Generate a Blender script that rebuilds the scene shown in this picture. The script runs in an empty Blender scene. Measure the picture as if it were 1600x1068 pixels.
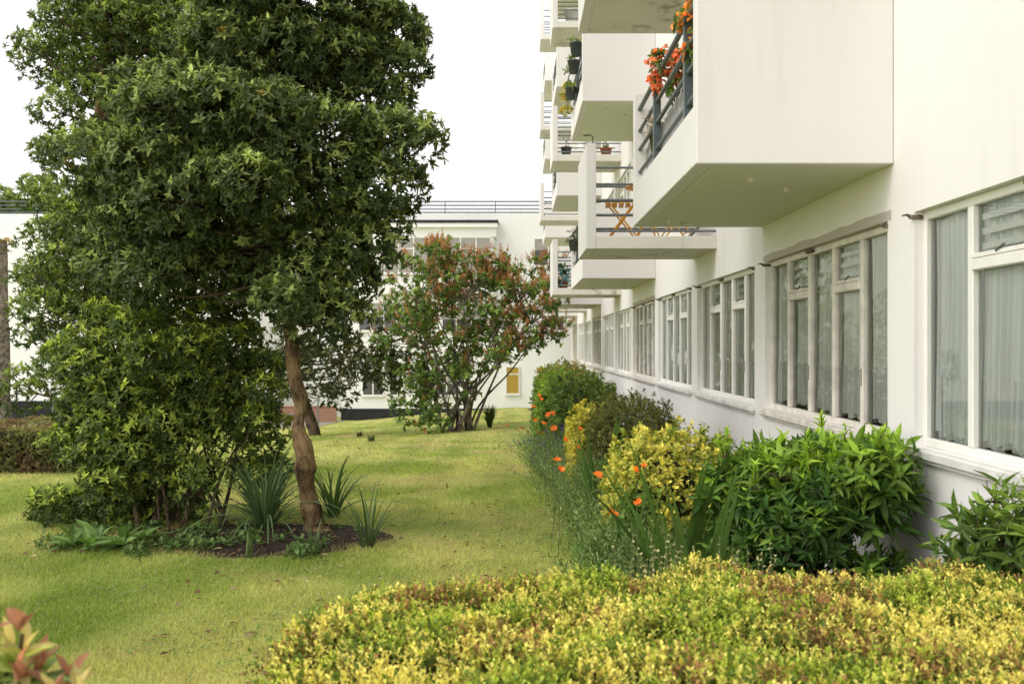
import bpy, math, random
import numpy as np
rng = np.random.default_rng(11)
random.seed(5)
sc = bpy.context.scene
COL = sc.collection
PI = math.pi
EYE = 1.7
F = 1500.0            # focal length in photo pixels
UX, UY = 805.0, 540.0 # vanishing point of the facade

def sstep(t):
    t = np.clip(t, 0, 1); return t*t*(3-2*t)
def zg(x, y):
    """height of the lawn"""
    x = np.asarray(x, float); y = np.asarray(y, float)
    yy = np.clip(y, -20, 46)
    d = np.clip(yy-7, 0, None)
    base = -0.028*d*d/(d+1.2)
    lat = -0.085*np.clip(-x-0.2, 0, 6.5)*sstep((yy-12)/26)
    und = 0.03*np.sin(x*0.9+1.0)*np.sin(y*0.55)*sstep((yy-6)/4)
    return base+lat+und
def P(px, py, Y):
    return np.array([(px-UX)*Y/F, Y, EYE+(UY-py)*Y/F])
def gp(px, py):
    k = (py-UY)/F; Y = EYE/k
    for _ in range(60):
        Y = 0.5*Y+0.5*(EYE-float(zg((px-UX)*Y/F, Y)))/k
    x = (px-UX)*Y/F
    return np.array([x, Y, float(zg(x, Y))])
def vnoise(x, y, s, seed=0):
    x = np.asarray(x)/s+1000; y = np.asarray(y)/s+1000
    xi = np.floor(x).astype(np.int64); yi = np.floor(y).astype(np.int64)
    fx = sstep(x-xi); fy = sstep(y-yi)
    def h(a, b):
        n = (a*374761393+b*668265263+seed*982451653) & 0x7fffffff
        n = ((n ^ (n >> 13))*1274126177) & 0x7fffffff
        return ((n ^ (n >> 16)) & 0xffff)/65535.0
    return (h(xi, yi)*(1-fx)+h(xi+1, yi)*fx)*(1-fy)+(h(xi, yi+1)*(1-fx)+h(xi+1, yi+1)*fx)*fy
def fbm(x, y, s, seed=0):
    return (vnoise(x, y, s, seed)*0.55+vnoise(x, y, s/2.1, seed+1)*0.28+vnoise(x, y, s/4.3, seed+2)*0.17)

# ---------------------------------------------------------------- materials
def newmat(name):
    m = bpy.data.materials.new(name); m.use_nodes = True
    nt = m.node_tree; nt.nodes.clear()
    out = nt.nodes.new('ShaderNodeOutputMaterial')
    return m, nt, out
def N(nt, t, **kw):
    n = nt.nodes.new(t)
    for k, v in kw.items():
        if k in n.inputs.keys(): n.inputs[k].default_value = v
        else: setattr(n, k, v)
    return n
def ramp(nt, fac, stops):
    r = nt.nodes.new('ShaderNodeValToRGB'); e = r.color_ramp.elements
    e[0].position = stops[0][0]; e[0].color = (*stops[0][1], 1)
    e[1].position = stops[-1][0]; e[1].color = (*stops[-1][1], 1)
    for p, c in stops[1:-1]:
        n = e.new(p); n.color = (*c, 1)
    nt.links.new(fac, r.inputs[0]); return r.outputs[0]
def simple(name, c, rough=0.6, var=0.12, scale=8, bump=0.0, bscale=60, metallic=0.0, stretch=(1,1,1)):
    m, nt, out = newmat(name)
    b = N(nt, 'ShaderNodeBsdfPrincipled', Roughness=rough, Metallic=metallic); b.inputs['Specular IOR Level'].default_value = 0.5 if rough < .55 else 0.2
    tc = N(nt, 'ShaderNodeTexCoord'); mp = N(nt, 'ShaderNodeMapping'); mp.inputs['Scale'].default_value = stretch
    nt.links.new(tc.outputs['Object'], mp.inputs[0])
    n = N(nt, 'ShaderNodeTexNoise', Scale=scale, Detail=5)
    nt.links.new(mp.outputs[0], n.inputs['Vector'])
    lo = tuple(x*(1-var*1.6) for x in c); hi = tuple(min(1, x*(1+var)) for x in c)
    nt.links.new(ramp(nt, n.outputs['Fac'], [(0.3, lo), (0.7, hi)]), b.inputs['Base Color'])
    if bump:
        n2 = N(nt, 'ShaderNodeTexNoise', Scale=bscale, Detail=6)
        nt.links.new(mp.outputs[0], n2.inputs['Vector'])
        bp = N(nt, 'ShaderNodeBump', Strength=bump, Distance=0.02)
        nt.links.new(n2.outputs['Fac'], bp.inputs['Height']); nt.links.new(bp.outputs[0], b.inputs['Normal'])
    nt.links.new(b.outputs[0], out.inputs[0]); return m
def plaster(name, base, dirt, amount=0.5, streak=(3, 3, 0.35), stops=None):
    m, nt, out = newmat(name)
    b = N(nt, 'ShaderNodeBsdfPrincipled', Roughness=0.75)
    b.inputs['Specular IOR Level'].default_value = 0.25
    tc = N(nt, 'ShaderNodeNewGeometry')
    mp = N(nt, 'ShaderNodeMapping'); mp.inputs['Scale'].default_value = streak
    nt.links.new(tc.outputs['Position'], mp.inputs[0])
    n1 = N(nt, 'ShaderNodeTexNoise', Scale=1.6, Detail=7, Roughness=0.65); nt.links.new(mp.outputs[0], n1.inputs['Vector'])
    n2 = N(nt, 'ShaderNodeTexNoise', Scale=0.7, Detail=3); nt.links.new(tc.outputs['Position'], n2.inputs['Vector'])
    mul = N(nt, 'ShaderNodeMath', operation='MULTIPLY'); nt.links.new(n1.outputs['Fac'], mul.inputs[0]); nt.links.new(n2.outputs['Fac'], mul.inputs[1])
    c = ramp(nt, mul.outputs[0], stops or [(0.2, base), (0.33, tuple(x*0.975 for x in base)), (0.30+0.26/max(amount, .05)*0.5, dirt)])
    nt.links.new(c, b.inputs['Base Color'])
    n3 = N(nt, 'ShaderNodeTexNoise', Scale=9, Detail=8, Roughness=0.7); nt.links.new(tc.outputs['Position'], n3.inputs['Vector'])
    bp = N(nt, 'ShaderNodeBump', Strength=0.07, Distance=0.012)
    nt.links.new(n3.outputs['Fac'], bp.inputs['Height']); nt.links.new(bp.outputs[0], b.inputs['Normal'])
    nt.links.new(b.outputs[0], out.inputs[0]); return m
def leafmat(name, rough=0.45, trans=0.3, spec=0.4):
    m, nt, out = newmat(name)
    at = N(nt, 'ShaderNodeAttribute', attribute_name='col')
    b = N(nt, 'ShaderNodeBsdfPrincipled', Roughness=rough); b.inputs['Specular IOR Level'].default_value = spec
    nt.links.new(at.outputs['Color'], b.inputs['Base Color'])
    t = N(nt, 'ShaderNodeBsdfTranslucent')
    hs = N(nt, 'ShaderNodeHueSaturation', Saturation=1.1, Value=1.5); nt.links.new(at.outputs['Color'], hs.inputs['Color'])
    nt.links.new(hs.outputs[0], t.inputs['Color'])
    mx = N(nt, 'ShaderNodeMixShader'); mx.inputs[0].default_value = trans
    nt.links.new(b.outputs[0], mx.inputs[1]); nt.links.new(t.outputs[0], mx.inputs[2])
    nt.links.new(mx.outputs[0], out.inputs[0]); return m
def colmat(name, rough=0.9, nscale=30, bump=0.6, var=0.35):
    m, nt, out = newmat(name)
    at = N(nt, 'ShaderNodeAttribute', attribute_name='col')
    g = N(nt, 'ShaderNodeNewGeometry')
    n = N(nt, 'ShaderNodeTexNoise', Scale=nscale, Detail=6, Roughness=0.7); nt.links.new(g.outputs['Position'], n.inputs['Vector'])
    r = ramp(nt, n.outputs['Fac'], [(0.3, (1-var,)*3), (0.7, (1+var*0.6,)*3)])
    mm = N(nt, 'ShaderNodeMix', data_type='RGBA', blend_type='MULTIPLY'); mm.inputs[0].default_value = 1
    nt.links.new(at.outputs['Color'], mm.inputs[6]); nt.links.new(r, mm.inputs[7])
    b = N(nt, 'ShaderNodeBsdfPrincipled', Roughness=rough); b.inputs['Specular IOR Level'].default_value = 0.15
    nt.links.new(mm.outputs[2], b.inputs['Base Color'])
    bp = N(nt, 'ShaderNodeBump', Strength=bump, Distance=0.03)
    nt.links.new(n.outputs['Fac'], bp.inputs['Height']); nt.links.new(bp.outputs[0], b.inputs['Normal'])
    nt.links.new(b.outputs[0], out.inputs[0]); return m
def glassmat(name, tint=(0.86, 0.92, 0.87), mult=1.0, ior=1.42):
    m, nt, out = newmat(name)
    t = N(nt, 'ShaderNodeBsdfTransparent'); t.inputs[0].default_value = (*tint, 1)
    g = N(nt, 'ShaderNodeBsdfGlossy'); g.inputs['Roughness'].default_value = 0.015
    g.inputs['Color'].default_value = (0.95, 0.97, 0.96, 1)
    fr = N(nt, 'ShaderNodeFresnel'); fr.inputs['IOR'].default_value = ior
    nz = N(nt, 'ShaderNodeTexNoise', Scale=1.4, Detail=1)
    gm = N(nt, 'ShaderNodeNewGeometry'); nt.links.new(gm.outputs['Position'], nz.inputs['Vector'])
    bp = N(nt, 'ShaderNodeBump', Strength=0.03, Distance=0.05); nt.links.new(nz.outputs['Fac'], bp.inputs['Height'])
    nt.links.new(bp.outputs[0], g.inputs['Normal'])
    mx = N(nt, 'ShaderNodeMixShader')
    nt.links.new(fr.outputs[0], mx.inputs[0])
    nt.links.new(t.outputs[0], mx.inputs[1]); nt.links.new(g.outputs[0], mx.inputs[2])
    nt.links.new(mx.outputs[0], out.inputs[0]); return m
def netmat(name, c, see=0.18):
    m, nt, out = newmat(name)
    d = N(nt, 'ShaderNodeBsdfDiffuse'); d.inputs[0].default_value = (*c, 1)
    g = N(nt, 'ShaderNodeTexCoord')
    mp = N(nt, 'ShaderNodeMapping'); mp.inputs['Scale'].default_value = (1, 6, 0.5)
    nt.links.new(g.outputs['Object'], mp.inputs[0])
    nz = N(nt, 'ShaderNodeTexNoise', Scale=3, Detail=4); nt.links.new(mp.outputs[0], nz.inputs['Vector'])
    nt.links.new(ramp(nt, nz.outputs['Fac'], [(0.3, tuple(x*0.88 for x in c)), (0.7, c)]), d.inputs[0])
    t = N(nt, 'ShaderNodeBsdfTranslucent'); t.inputs[0].default_value = (*c, 1)
    tr = N(nt, 'ShaderNodeBsdfTransparent')
    a = N(nt, 'ShaderNodeMixShader'); a.inputs[0].default_value = 0.15
    nt.links.new(d.outputs[0], a.inputs[1]); nt.links.new(t.outputs[0], a.inputs[2])
    b = N(nt, 'ShaderNodeMixShader'); b.inputs[0].default_value = see
    nt.links.new(a.outputs[0], b.inputs[1]); nt.links.new(tr.outputs[0], b.inputs[2])
    nt.links.new(b.outputs[0], out.inputs[0]); return m
def barkmat(name, c):
    m, nt, out = newmat(name)
    g = N(nt, 'ShaderNodeNewGeometry')
    mp = N(nt, 'ShaderNodeMapping'); mp.inputs['Scale'].default_value = (1, 1, 0.35)
    nt.links.new(g.outputs['Position'], mp.inputs[0])
    n = N(nt, 'ShaderNodeTexNoise', Scale=28, Detail=8, Roughness=0.7); nt.links.new(mp.outputs[0], n.inputs['Vector'])
    n2 = N(nt, 'ShaderNodeTexNoise', Scale=5, Detail=4); nt.links.new(g.outputs['Position'], n2.inputs['Vector'])
    ad = N(nt, 'ShaderNodeMath', operation='MULTIPLY_ADD'); ad.inputs[1].default_value = 0.5; 
    nt.links.new(n.outputs['Fac'], ad.inputs[0])
    m5 = N(nt, 'ShaderNodeMath', operation='MULTIPLY'); m5.inputs[1].default_value = 0.5; nt.links.new(n2.outputs['Fac'], m5.inputs[0])
    nt.links.new(m5.outputs[0], ad.inputs[2])
    b = N(nt, 'ShaderNodeBsdfPrincipled', Roughness=0.9); b.inputs['Specular IOR Level'].default_value = 0.2
    nt.links.new(ramp(nt, ad.outputs[0], [(0.40, tuple(x*0.28 for x in c)), (0.5, c), (0.60, tuple(min(1, x*1.8) for x in c))]), b.inputs['Base Color'])
    bp = N(nt, 'ShaderNodeBump', Strength=0.9, Distance=0.03)
    nt.links.new(n.outputs['Fac'], bp.inputs['Height']); nt.links.new(bp.outputs[0], b.inputs['Normal'])
    nt.links.new(b.outputs[0], out.inputs[0]); return m
def brickmat(name):
    m, nt, out = newmat(name)
    tc = N(nt, 'ShaderNodeTexCoord'); mp = N(nt, 'ShaderNodeMapping'); mp.inputs['Rotation'].default_value = (PI/2, 0, 0)
    nt.links.new(tc.outputs['Object'], mp.inputs[0])
    br = N(nt, 'ShaderNodeTexBrick', Scale=4.4)
    br.inputs['Color1'].default_value = (0.30, 0.13, 0.07, 1); br.inputs['Color2'].default_value = (0.36, 0.19, 0.11, 1); br.inputs['Mortar'].default_value = (0.3, 0.26, 0.21, 1)
    nt.links.new(mp.outputs[0], br.inputs['Vector'])
    b = N(nt, 'ShaderNodeBsdfPrincipled', Roughness=0.9); nt.links.new(br.outputs['Color'], b.inputs['Base Color'])
    nt.links.new(b.outputs[0], out.inputs[0]); return m

M = {}
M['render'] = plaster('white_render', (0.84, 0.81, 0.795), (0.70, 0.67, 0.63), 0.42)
M['balcony'] = plaster('balcony_render', (0.77, 0.74, 0.725), (0.60, 0.57, 0.51), 0.35)
M['slab'] = plaster('stained_slab', (0.74, 0.73, 0.66), (0.14, 0.14, 0.08), 2.2, (3.2, 3.2, 0.8), [(.2, (.76, .73, .67)), (.31, (.70, .68, .61)), (.37, (.46, .45, .36)), (.45, (.16, .16, .09))])
M['lintel'] = plaster('weathered_lintel', (0.50, 0.46, 0.42), (0.20, 0.18, 0.15), 1.6, (1.2, 1.2, 3))
M['farwall'] = plaster('far_white_render', (0.88, 0.87, 0.85), (0.76, 0.74, 0.72), 0.3)
M['under'] = plaster('greenish_soffit', (0.72, 0.725, 0.58), (0.55, 0.56, 0.42), 0.4, (1, 1, 1))  # green light bounced off the lawn is tinted into this base colour
M['frame'] = simple('window_paint', (0.82, 0.80, 0.75), 0.5, 0.04, 6)
M['sill'] = simple('sill_paint', (0.76, 0.74, 0.70), 0.6, 0.10, 5, 0.1, 40)
M['oldframe'] = simple('old_window_paint', (0.76, 0.71, 0.65), 0.6, 0.14, 6, 0.15, 30)
M['glass'] = glassmat('window_glass', (0.98, 0.99, 0.975))
M['net'] = netmat('net_curtain', (0.97, 0.97, 0.91), 0.0)
M['netdark'] = netmat('shaded_net_curtain', (0.90, 0.94, 0.85), 0.03)  # net curtain again, with the balcony's shade put into its colour
M['netwarm'] = netmat('warm_curtain', (0.86, 0.80, 0.70), 0.0)
M['netgrey'] = netmat('grey_net', (0.86, 0.91, 0.88), 0.05)
M['lace'] = netmat('lace_hem', (0.80, 0.82, 0.78), 0.2)
M['louvre'] = simple('white_strip', (0.72, 0.75, 0.70), 0.4, 0.05)
M['iron'] = simple('grey_iron', (0.085, 0.105, 0.11), 0.45, 0.15, 20)
M['ironlight'] = simple('rail_iron', (0.16, 0.18, 0.19), 0.45, 0.15, 20)
M['fixing'] = simple('rusty_fixing', (0.16, 0.13, 0.10), 0.85, 0.5, 40)
M['board'] = simple('screen_board', (0.36, 0.35, 0.34), 0.7, 0.15, 3, stretch=(1, 8, .4))
M['room'] = simple('room_wall', (0.42, 0.40, 0.35), 0.9, 0.1)
M['dark'] = simple('dark_bits', (0.03, 0.03, 0.028), 0.7, 0.2)
M['plinth'] = simple('charcoal_plinth', (0.03, 0.03, 0.033), 0.75, 0.15, 3)
M['fascia'] = simple('dark_fascia', (0.045, 0.045, 0.045), 0.7, 0.3, 4)
M['blind'] = simple('yellow_blind', (0.46, 0.31, 0.06), 0.7, 0.1, 5, stretch=(1, 1, 12))
M['paleblind'] = simple('pale_blind', (0.38, 0.36, 0.33), 0.8, 0.12, 6, stretch=(14, 1, 1))
M['pane'] = simple('dark_window_pane', (0.09, 0.09, 0.10), 0.1, 0.25, 2)
M['brick'] = brickmat('orange_brick')
M['path'] = simple('path_concrete', (0.30, 0.28, 0.25), 0.9, 0.15, 3)
M['pathbrick'] = simple('red_paving', (0.33, 0.22, 0.16), 0.9, 0.2, 5)
M['leaf'] = leafmat('glossy_leaf', 0.5, 0.26, 0.28)
M['leafsoft'] = leafmat('soft_leaf', 0.6, 0.33, 0.3)
M['petal'] = leafmat('petal', 0.6, 0.35, 0.2)
M['bark'] = barkmat('brown_bark', (0.175, 0.115, 0.06))
M['twig'] = barkmat('brown_twig', (0.10, 0.07, 0.045))
M['greytwig'] = barkmat('lilac_bark', (0.15, 0.125, 0.10))
M['lawn'] = colmat('lawn_ground', 0.95, 45, 0.8, 0.45)
M['soil'] = simple('dark_soil', (0.034, 0.022, 0.015), 0.95, 0.4, 14, 1.0, 25)
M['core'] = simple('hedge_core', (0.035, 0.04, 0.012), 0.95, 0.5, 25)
M['yellow'] = simple('yellow_paint', (0.72, 0.36, 0.03), 0.45, 0.06)
M['teal'] = simple('turquoise_paint', (0.05, 0.42, 0.46), 0.45, 0.08)
M['pot'] = simple('grey_pot', (0.10, 0.11, 0.115), 0.6, 0.15)
M['terra'] = simple('terracotta', (0.36, 0.14, 0.07), 0.8, 0.15)
M['whitepot'] = simple('white_pot', (0.72, 0.70, 0.66), 0.5, 0.1)
M['basket'] = simple('moss_basket', (0.22, 0.18, 0.05), 0.9, 0.35, 30, 0.6)

# ---------------------------------------------------------------- mesh builder
class MB:
    def __init__(s): s.v = []; s.f = []; s.c = []; s.n = 0; s.hascol = False
    def add(s, v, faces, col=None):
        v = np.asarray(v, float).reshape(-1, 3)
        for f in faces:
            f = np.asarray(f, np.int64)
            if f.size: s.f.append(f+s.n)
        s.v.append(v)
        if col is None: c = np.ones((len(v), 3))*0.5
        else:
            s.hascol = True; c = np.broadcast_to(np.asarray(col, float), (len(v), 3))
        s.c.append(c); s.n += len(v)
    def box(s, x0, x1, y0, y1, z0, z1):
        v = [(x0,y0,z0),(x1,y0,z0),(x1,y1,z0),(x0,y1,z0),(x0,y0,z1),(x1,y0,z1),(x1,y1,z1),(x0,y1,z1)]
        s.add(v, [[(0,3,2,1),(4,5,6,7),(0,1,5,4),(1,2,6,5),(2,3,7,6),(3,0,4,7)]])
    def bbox(s, x0, x1, y0, y1, z0, z1, b=0.006):
        """box with chamfered edges"""
        c = np.array([(x0+x1)/2, (y0+y1)/2, (z0+z1)/2]); h = np.array([x1-x0, y1-y0, z1-z0])/2
        b = min(b, h.min()*0.45); vs = []; idx = {}
        for sx in (-1, 1):
            for sy in (-1, 1):
                for sz in (-1, 1):
                    sg = np.array([sx, sy, sz])
                    for a in range(3):
                        o = sg*(h-b); o[a] = sg[a]*h[a]
                        idx[(sx, sy, sz, a)] = len(vs); vs.append(c+o)
        q = []; t = []
        for a in range(3):
            u, w = [(1, 2), (2, 0), (0, 1)][a]
            for sg in (-1, 1):
                k = []
                for (p, r) in ((-1,-1), (1,-1), (1,1), (-1,1)):
                    k3 = [0, 0, 0]; k3[a] = sg; k3[u] = p; k3[w] = r
                    k.append(idx[(*k3, a)])
                q.append(k if sg > 0 else k[::-1])
        for a in range(3):
            u, w = [(1, 2), (2, 0), (0, 1)][a]
            for p in (-1, 1):
                for r in (-1, 1):
                    k = []
                    for (e, ax) in ((-1, u), (1, u), (1, w), (-1, w)):
                        k3 = [0, 0, 0]; k3[a] = e; k3[u] = p; k3[w] = r
                        k.append(idx[(*k3, ax)])
                    q.append(k)
        for sx in (-1, 1):
            for sy in (-1, 1):
                for sz in (-1, 1): t.append([idx[(sx, sy, sz, a)] for a in range(3)])
        s.add(vs, [q, t])
    def tube(s, pts, rad, n=8, col=None, cap=True, wob=0.0, seed=0):
        pts = np.asarray(pts, float); m = len(pts)
        rad = np.broadcast_to(np.asarray(rad, float), (m,))
        T = np.gradient(pts, axis=0); T /= np.linalg.norm(T, axis=1)[:, None]+1e-9
        a = np.array([1., 0, 0]) if abs(T[0, 0]) < 0.8 else np.array([0, 1., 0])
        U = np.cross(T, a); U /= np.linalg.norm(U, axis=1)[:, None]+1e-9
        W = np.cross(T, U)
        th = np.linspace(0, 2*PI, n, endpoint=False)
        r = rad[:, None]*np.ones((m, n))
        if wob:
            k = np.arange(m)[:, None]
            r = r*(1+wob*(vnoise(np.cos(th)[None, :]*1.2+k*0.35, np.sin(th)[None, :]*1.2+seed, 0.55, seed)-0.5)*2)
        v = pts[:, None, :]+r[:, :, None]*(np.cos(th)[None, :, None]*U[:, None, :]+np.sin(th)[None, :, None]*W[:, None, :])
        i = np.arange(m-1)[:, None]*n; j = np.arange(n)[None, :]; j2 = (j+1) % n
        q = np.stack([i+j, i+j2, i+n+j2, i+n+j], -1).reshape(-1, 4)
        fs = [q]
        if cap and n >= 3:
            fs.append([list(range(n))[::-1]]); fs.append([[(m-1)*n+k for k in range(n)]])
        s.add(v.reshape(-1, 3), fs, col)
    def rod(s, a, b, r, n=8): s.tube([a, b], [r, r], n)
    def lathe(s, prof, n=20, c=(0, 0, 0), col=None):
        prof = np.asarray(prof, float); m = len(prof); th = np.linspace(0, 2*PI, n, endpoint=False)
        v = np.stack([prof[:, 0:1]*np.cos(th), prof[:, 0:1]*np.sin(th), np.repeat(prof[:, 1:2], n, 1)], -1)+np.array(c)
        i = np.arange(m-1)[:, None]*n; j = np.arange(n)[None, :]; j2 = (j+1) % n
        s.add(v.reshape(-1, 3), [np.stack([i+j, i+j2, i+n+j2, i+n+j], -1).reshape(-1, 4)], col)
ORG = {}
def link(o, parent=None):
    COL.objects.link(o)
    if parent is not None: o.parent = parent
    return o
def obj(name, mb, mat, parent=None, smooth=False, org=None):
    V = np.concatenate(mb.v); C = np.concatenate(mb.c)
    if org is None: org = ORG.get(parent.name, np.zeros(3)) if parent is not None else np.zeros(3)
    V = V-np.asarray(org)
    me = bpy.data.meshes.new(name)
    me.vertices.add(len(V)); me.vertices.foreach_set('co', V.astype(np.float32).ravel())
    lens = np.concatenate([np.full(len(f), f.shape[1]) for f in mb.f])
    lv = np.concatenate([f.ravel() for f in mb.f])
    me.loops.add(len(lv)); me.loops.foreach_set('vertex_index', lv.astype(np.int32))
    me.polygons.add(len(lens)); me.polygons.foreach_set('loop_start', (np.cumsum(lens)-lens).astype(np.int32))
    me.polygons.foreach_set('use_smooth', np.full(len(lens), bool(smooth)))
    me.update(calc_edges=True)
    if mb.hascol:
        at = me.color_attributes.new('col', 'FLOAT_COLOR', 'POINT')
        at.data.foreach_set('color', np.concatenate([C, np.ones((len(C), 1))], 1).astype(np.float32).ravel())
    me.materials.append(mat)
    o = bpy.data.objects.new(name, me); link(o, parent)
    if parent is not None: ORG[o.name] = np.asarray(org, float)
    else: o.location = org
    return o
def tag(o, label, cat, group=None):
    o['label'] = label; o['category'] = cat
    if group: o['group'] = group
    return o
def thing(name, label, cat, loc, group=None):
    o = bpy.data.objects.new(name, None); o.empty_display_size = 0.1
    link(o); o.location = tuple(float(a) for a in loc); ORG[o.name] = np.asarray(loc, float)
    return tag(o, label, cat, group)
def struct(o, kind='structure'): o['kind'] = kind; return o
def copy_tree(o, parent=None):
    c = o.copy(); COL.objects.link(c); c.parent = parent
    for ch in list(o.children): copy_tree(ch, c)
    return c
def spline(pts, k=6):
    p = np.asarray(pts, float); p = np.vstack([2*p[0]-p[1], p, 2*p[-1]-p[-2]]); out = []
    for i in range(1, len(p)-2):
        for t in np.linspace(0, 1, k, endpoint=False):
            a, b, c, d = p[i-1], p[i], p[i+1], p[i+2]
            out.append(0.5*(2*b+(c-a)*t+(2*a-5*b+4*c-d)*t*t+(3*b-a-3*c+d)*t**3))
    out.append(p[-2]); return np.array(out)

# ---------------------------------------------------------------- leaves
def unit(v): return v/(np.linalg.norm(v, axis=-1, keepdims=True)+1e-9)
def rdir(n): return unit(rng.normal(size=(n, 3)))
SHAPES = {'lance': ([0, .3, .65, 1], [.06, .5, .36, 0]), 'oval': ([0, .3, .7, 1], [.08, .48, .42, 0]),
          'heart': ([0, .18, .6, 1], [.1, .5, .38, 0])}
def leaves(mb, Pn, D, U, L, Wd, col, shape='lance', droop=0.15, fold=0.18):
    n = len(Pn)
    if n == 0: return
    L = np.broadcast_to(np.asarray(L, float), (n,)); Wd = np.broadcast_to(np.asarray(Wd, float), (n,))
    D = unit(D); S = unit(np.cross(D, U)); Nn = unit(np.cross(S, D))
    col = np.broadcast_to(np.asarray(col, float), (n, 3))
    if shape == 'tiny':
        v = np.stack([Pn, Pn+D*(L*.5)[:, None]+S*(Wd*.5)[:, None]+Nn*(Wd*.2)[:, None], Pn+D*L[:, None],
                      Pn+D*(L*.5)[:, None]-S*(Wd*.5)[:, None]+Nn*(Wd*.2)[:, None]], 1)
        f = np.arange(n)[:, None]*4+np.arange(4)[None, :]
        mb.add(v.reshape(-1, 3), [f], np.repeat(col, 4, 0)); return
    ts, ws = SHAPES[shape]
    rows = []
    for t, w in zip(ts, ws):
        c = Pn+D*(L*t)[:, None]-Nn*(L*droop*t*t)[:, None]
        if t == 1: rows.append(c[:, None, :]); continue
        e = S*(Wd*w)[:, None]; up = Nn*(Wd*fold*w*2)[:, None]
        rows.append(np.stack([c+e+up, c, c-e+up], 1))
    v = np.concatenate(rows, 1); k = v.shape[1]
    b = np.arange(n)[:, None]*k
    q = []; t3 = []
    for r in range(2):
        o = r*3
        q += [[o, o+3, o+4, o+1], [o+1, o+4, o+5, o+2]]
    t3 += [[6, 9, 7], [7, 9, 8]]
    fq = (b[:, :, None]+np.array(q)[None]).reshape(-1, 4); ft = (b[:, :, None]+np.array(t3)[None]).reshape(-1, 3)
    cc = np.repeat(col[:, None, :], k, 1)
    shade = np.ones(k); shade[[1, 4, 7]] = 1.18
    cc = cc*shade[None, :, None]
    mb.add(v.reshape(-1, 3), [fq, ft], cc.reshape(-1, 3))
def rosettes(mb, Pn, A, nl, L, Wd, col, colvar=0.2, tilt=(35, 95), shape='lance', droop=0.18, fold=0.18, stem=0.0):
    """whorls of nl leaves at Pn around axis A"""
    n = len(Pn); A = unit(A)
    ref = np.where(np.abs(A[:, 2:3]) > 0.9, np.array([[1., 0, 0]]), np.array([[0, 0, 1.]]))
    U = unit(np.cross(A, ref)); V = np.cross(A, U)
    k = np.arange(nl)
    th = k[None, :]*2.39996+rng.uniform(0, 6.28, (n, 1))+rng.uniform(-.55, .55, (n, nl))
    tl = np.radians(tilt[0]+(tilt[1]-tilt[0])*(k[None, :]/(nl-1))+rng.uniform(-20, 20, (n, nl)))
    D = (np.cos(tl)[..., None]*A[:, None, :]+np.sin(tl)[..., None]*(np.cos(th)[..., None]*U[:, None, :]+np.sin(th)[..., None]*V[:, None, :]))
    D = D+np.array([0, 0, -0.12])
    ll = np.broadcast_to(np.asarray(L, float).reshape(-1, 1), (n, nl))*np.where(rng.random((n, nl)) < .13, .02, rng.uniform(.55, 1.25, (n, nl)))
    wr = Wd
    pos = Pn[:, None, :]-A[:, None, :]*(stem*k[None, :]/(nl-1))[..., None]
    up = np.broadcast_to(A[:, None, :], D.shape)+rng.normal(size=D.shape)*0.15
    c = np.broadcast_to(np.asarray(col, float).reshape(-1, 1, 3), (n, nl, 3))
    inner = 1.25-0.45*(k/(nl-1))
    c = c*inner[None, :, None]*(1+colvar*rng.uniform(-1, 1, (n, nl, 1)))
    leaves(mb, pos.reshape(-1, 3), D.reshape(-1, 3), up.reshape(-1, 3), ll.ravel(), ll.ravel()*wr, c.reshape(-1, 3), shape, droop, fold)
def fill_clumps(env, n, r, mind, squash=0.8):
    """clump centres inside the union of spheres env (m,4), preferring the outside"""
    env = np.asarray(env, float); out = []; tries = 0
    w = env[:, 3]**2; w = w/w.sum()
    while len(out) < n and tries < n*60:
        tries += 1
        e = env[rng.choice(len(env), p=w)]
        p = e[:3]+rdir(1)[0]*e[3]*rng.uniform(.35, .9)
        if out and np.min(np.linalg.norm(np.array(out)[:, :3]-p, axis=1)) < mind: continue
        out.append([*p, r*rng.uniform(.75, 1.25)])
    return np.array(out)
def clump_points(clumps, dens, env=None, flat=0.75, inner=0.62):
    Ps, As, Hs = [], [], []
    cen = clumps[:, :3]; rad = clumps[:, 3]
    for c in clumps:
        m = max(4, int(dens*4*PI*c[3]**2))
        d = rdir(m); d[:, 2] = np.where((d[:, 2] < -0.2) & (rng.random(m) < .5), -d[:, 2], d[:, 2])
        rr = c[3]*(0.55+0.5*np.sqrt(rng.random(m)))
        p = c[:3]+d*rr[:, None]*np.array([1, 1, flat])
        dist = np.linalg.norm(p[:, None, :]-cen[None], axis=2)/rad[None]
        ok = (dist < inner).sum(1) == 0
        ok |= rng.random(m) < 0.12
        Ps.append(p[ok]); As.append(unit(d*0.75+np.array([0, 0, .55])+rng.normal(size=(m, 3))*.22)[ok])
        Hs.append((d[:, 2]*.5+.5)[ok])
    return np.concatenate(Ps), np.concatenate(As), np.concatenate(Hs)
def mixcol(a, b, t): return np.asarray(a)[None]*(1-t[:, None])+np.asarray(b)[None]*t[:, None]
def env_px(circ, Y, dj, sy=1.0):
    out = []
    for (px, py, r) in circ:
        y = Y+rng.uniform(-dj, dj); p = P(px, py, y); out.append([p[0], p[1], p[2], r*y/F])
    return np.array(out)
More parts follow.
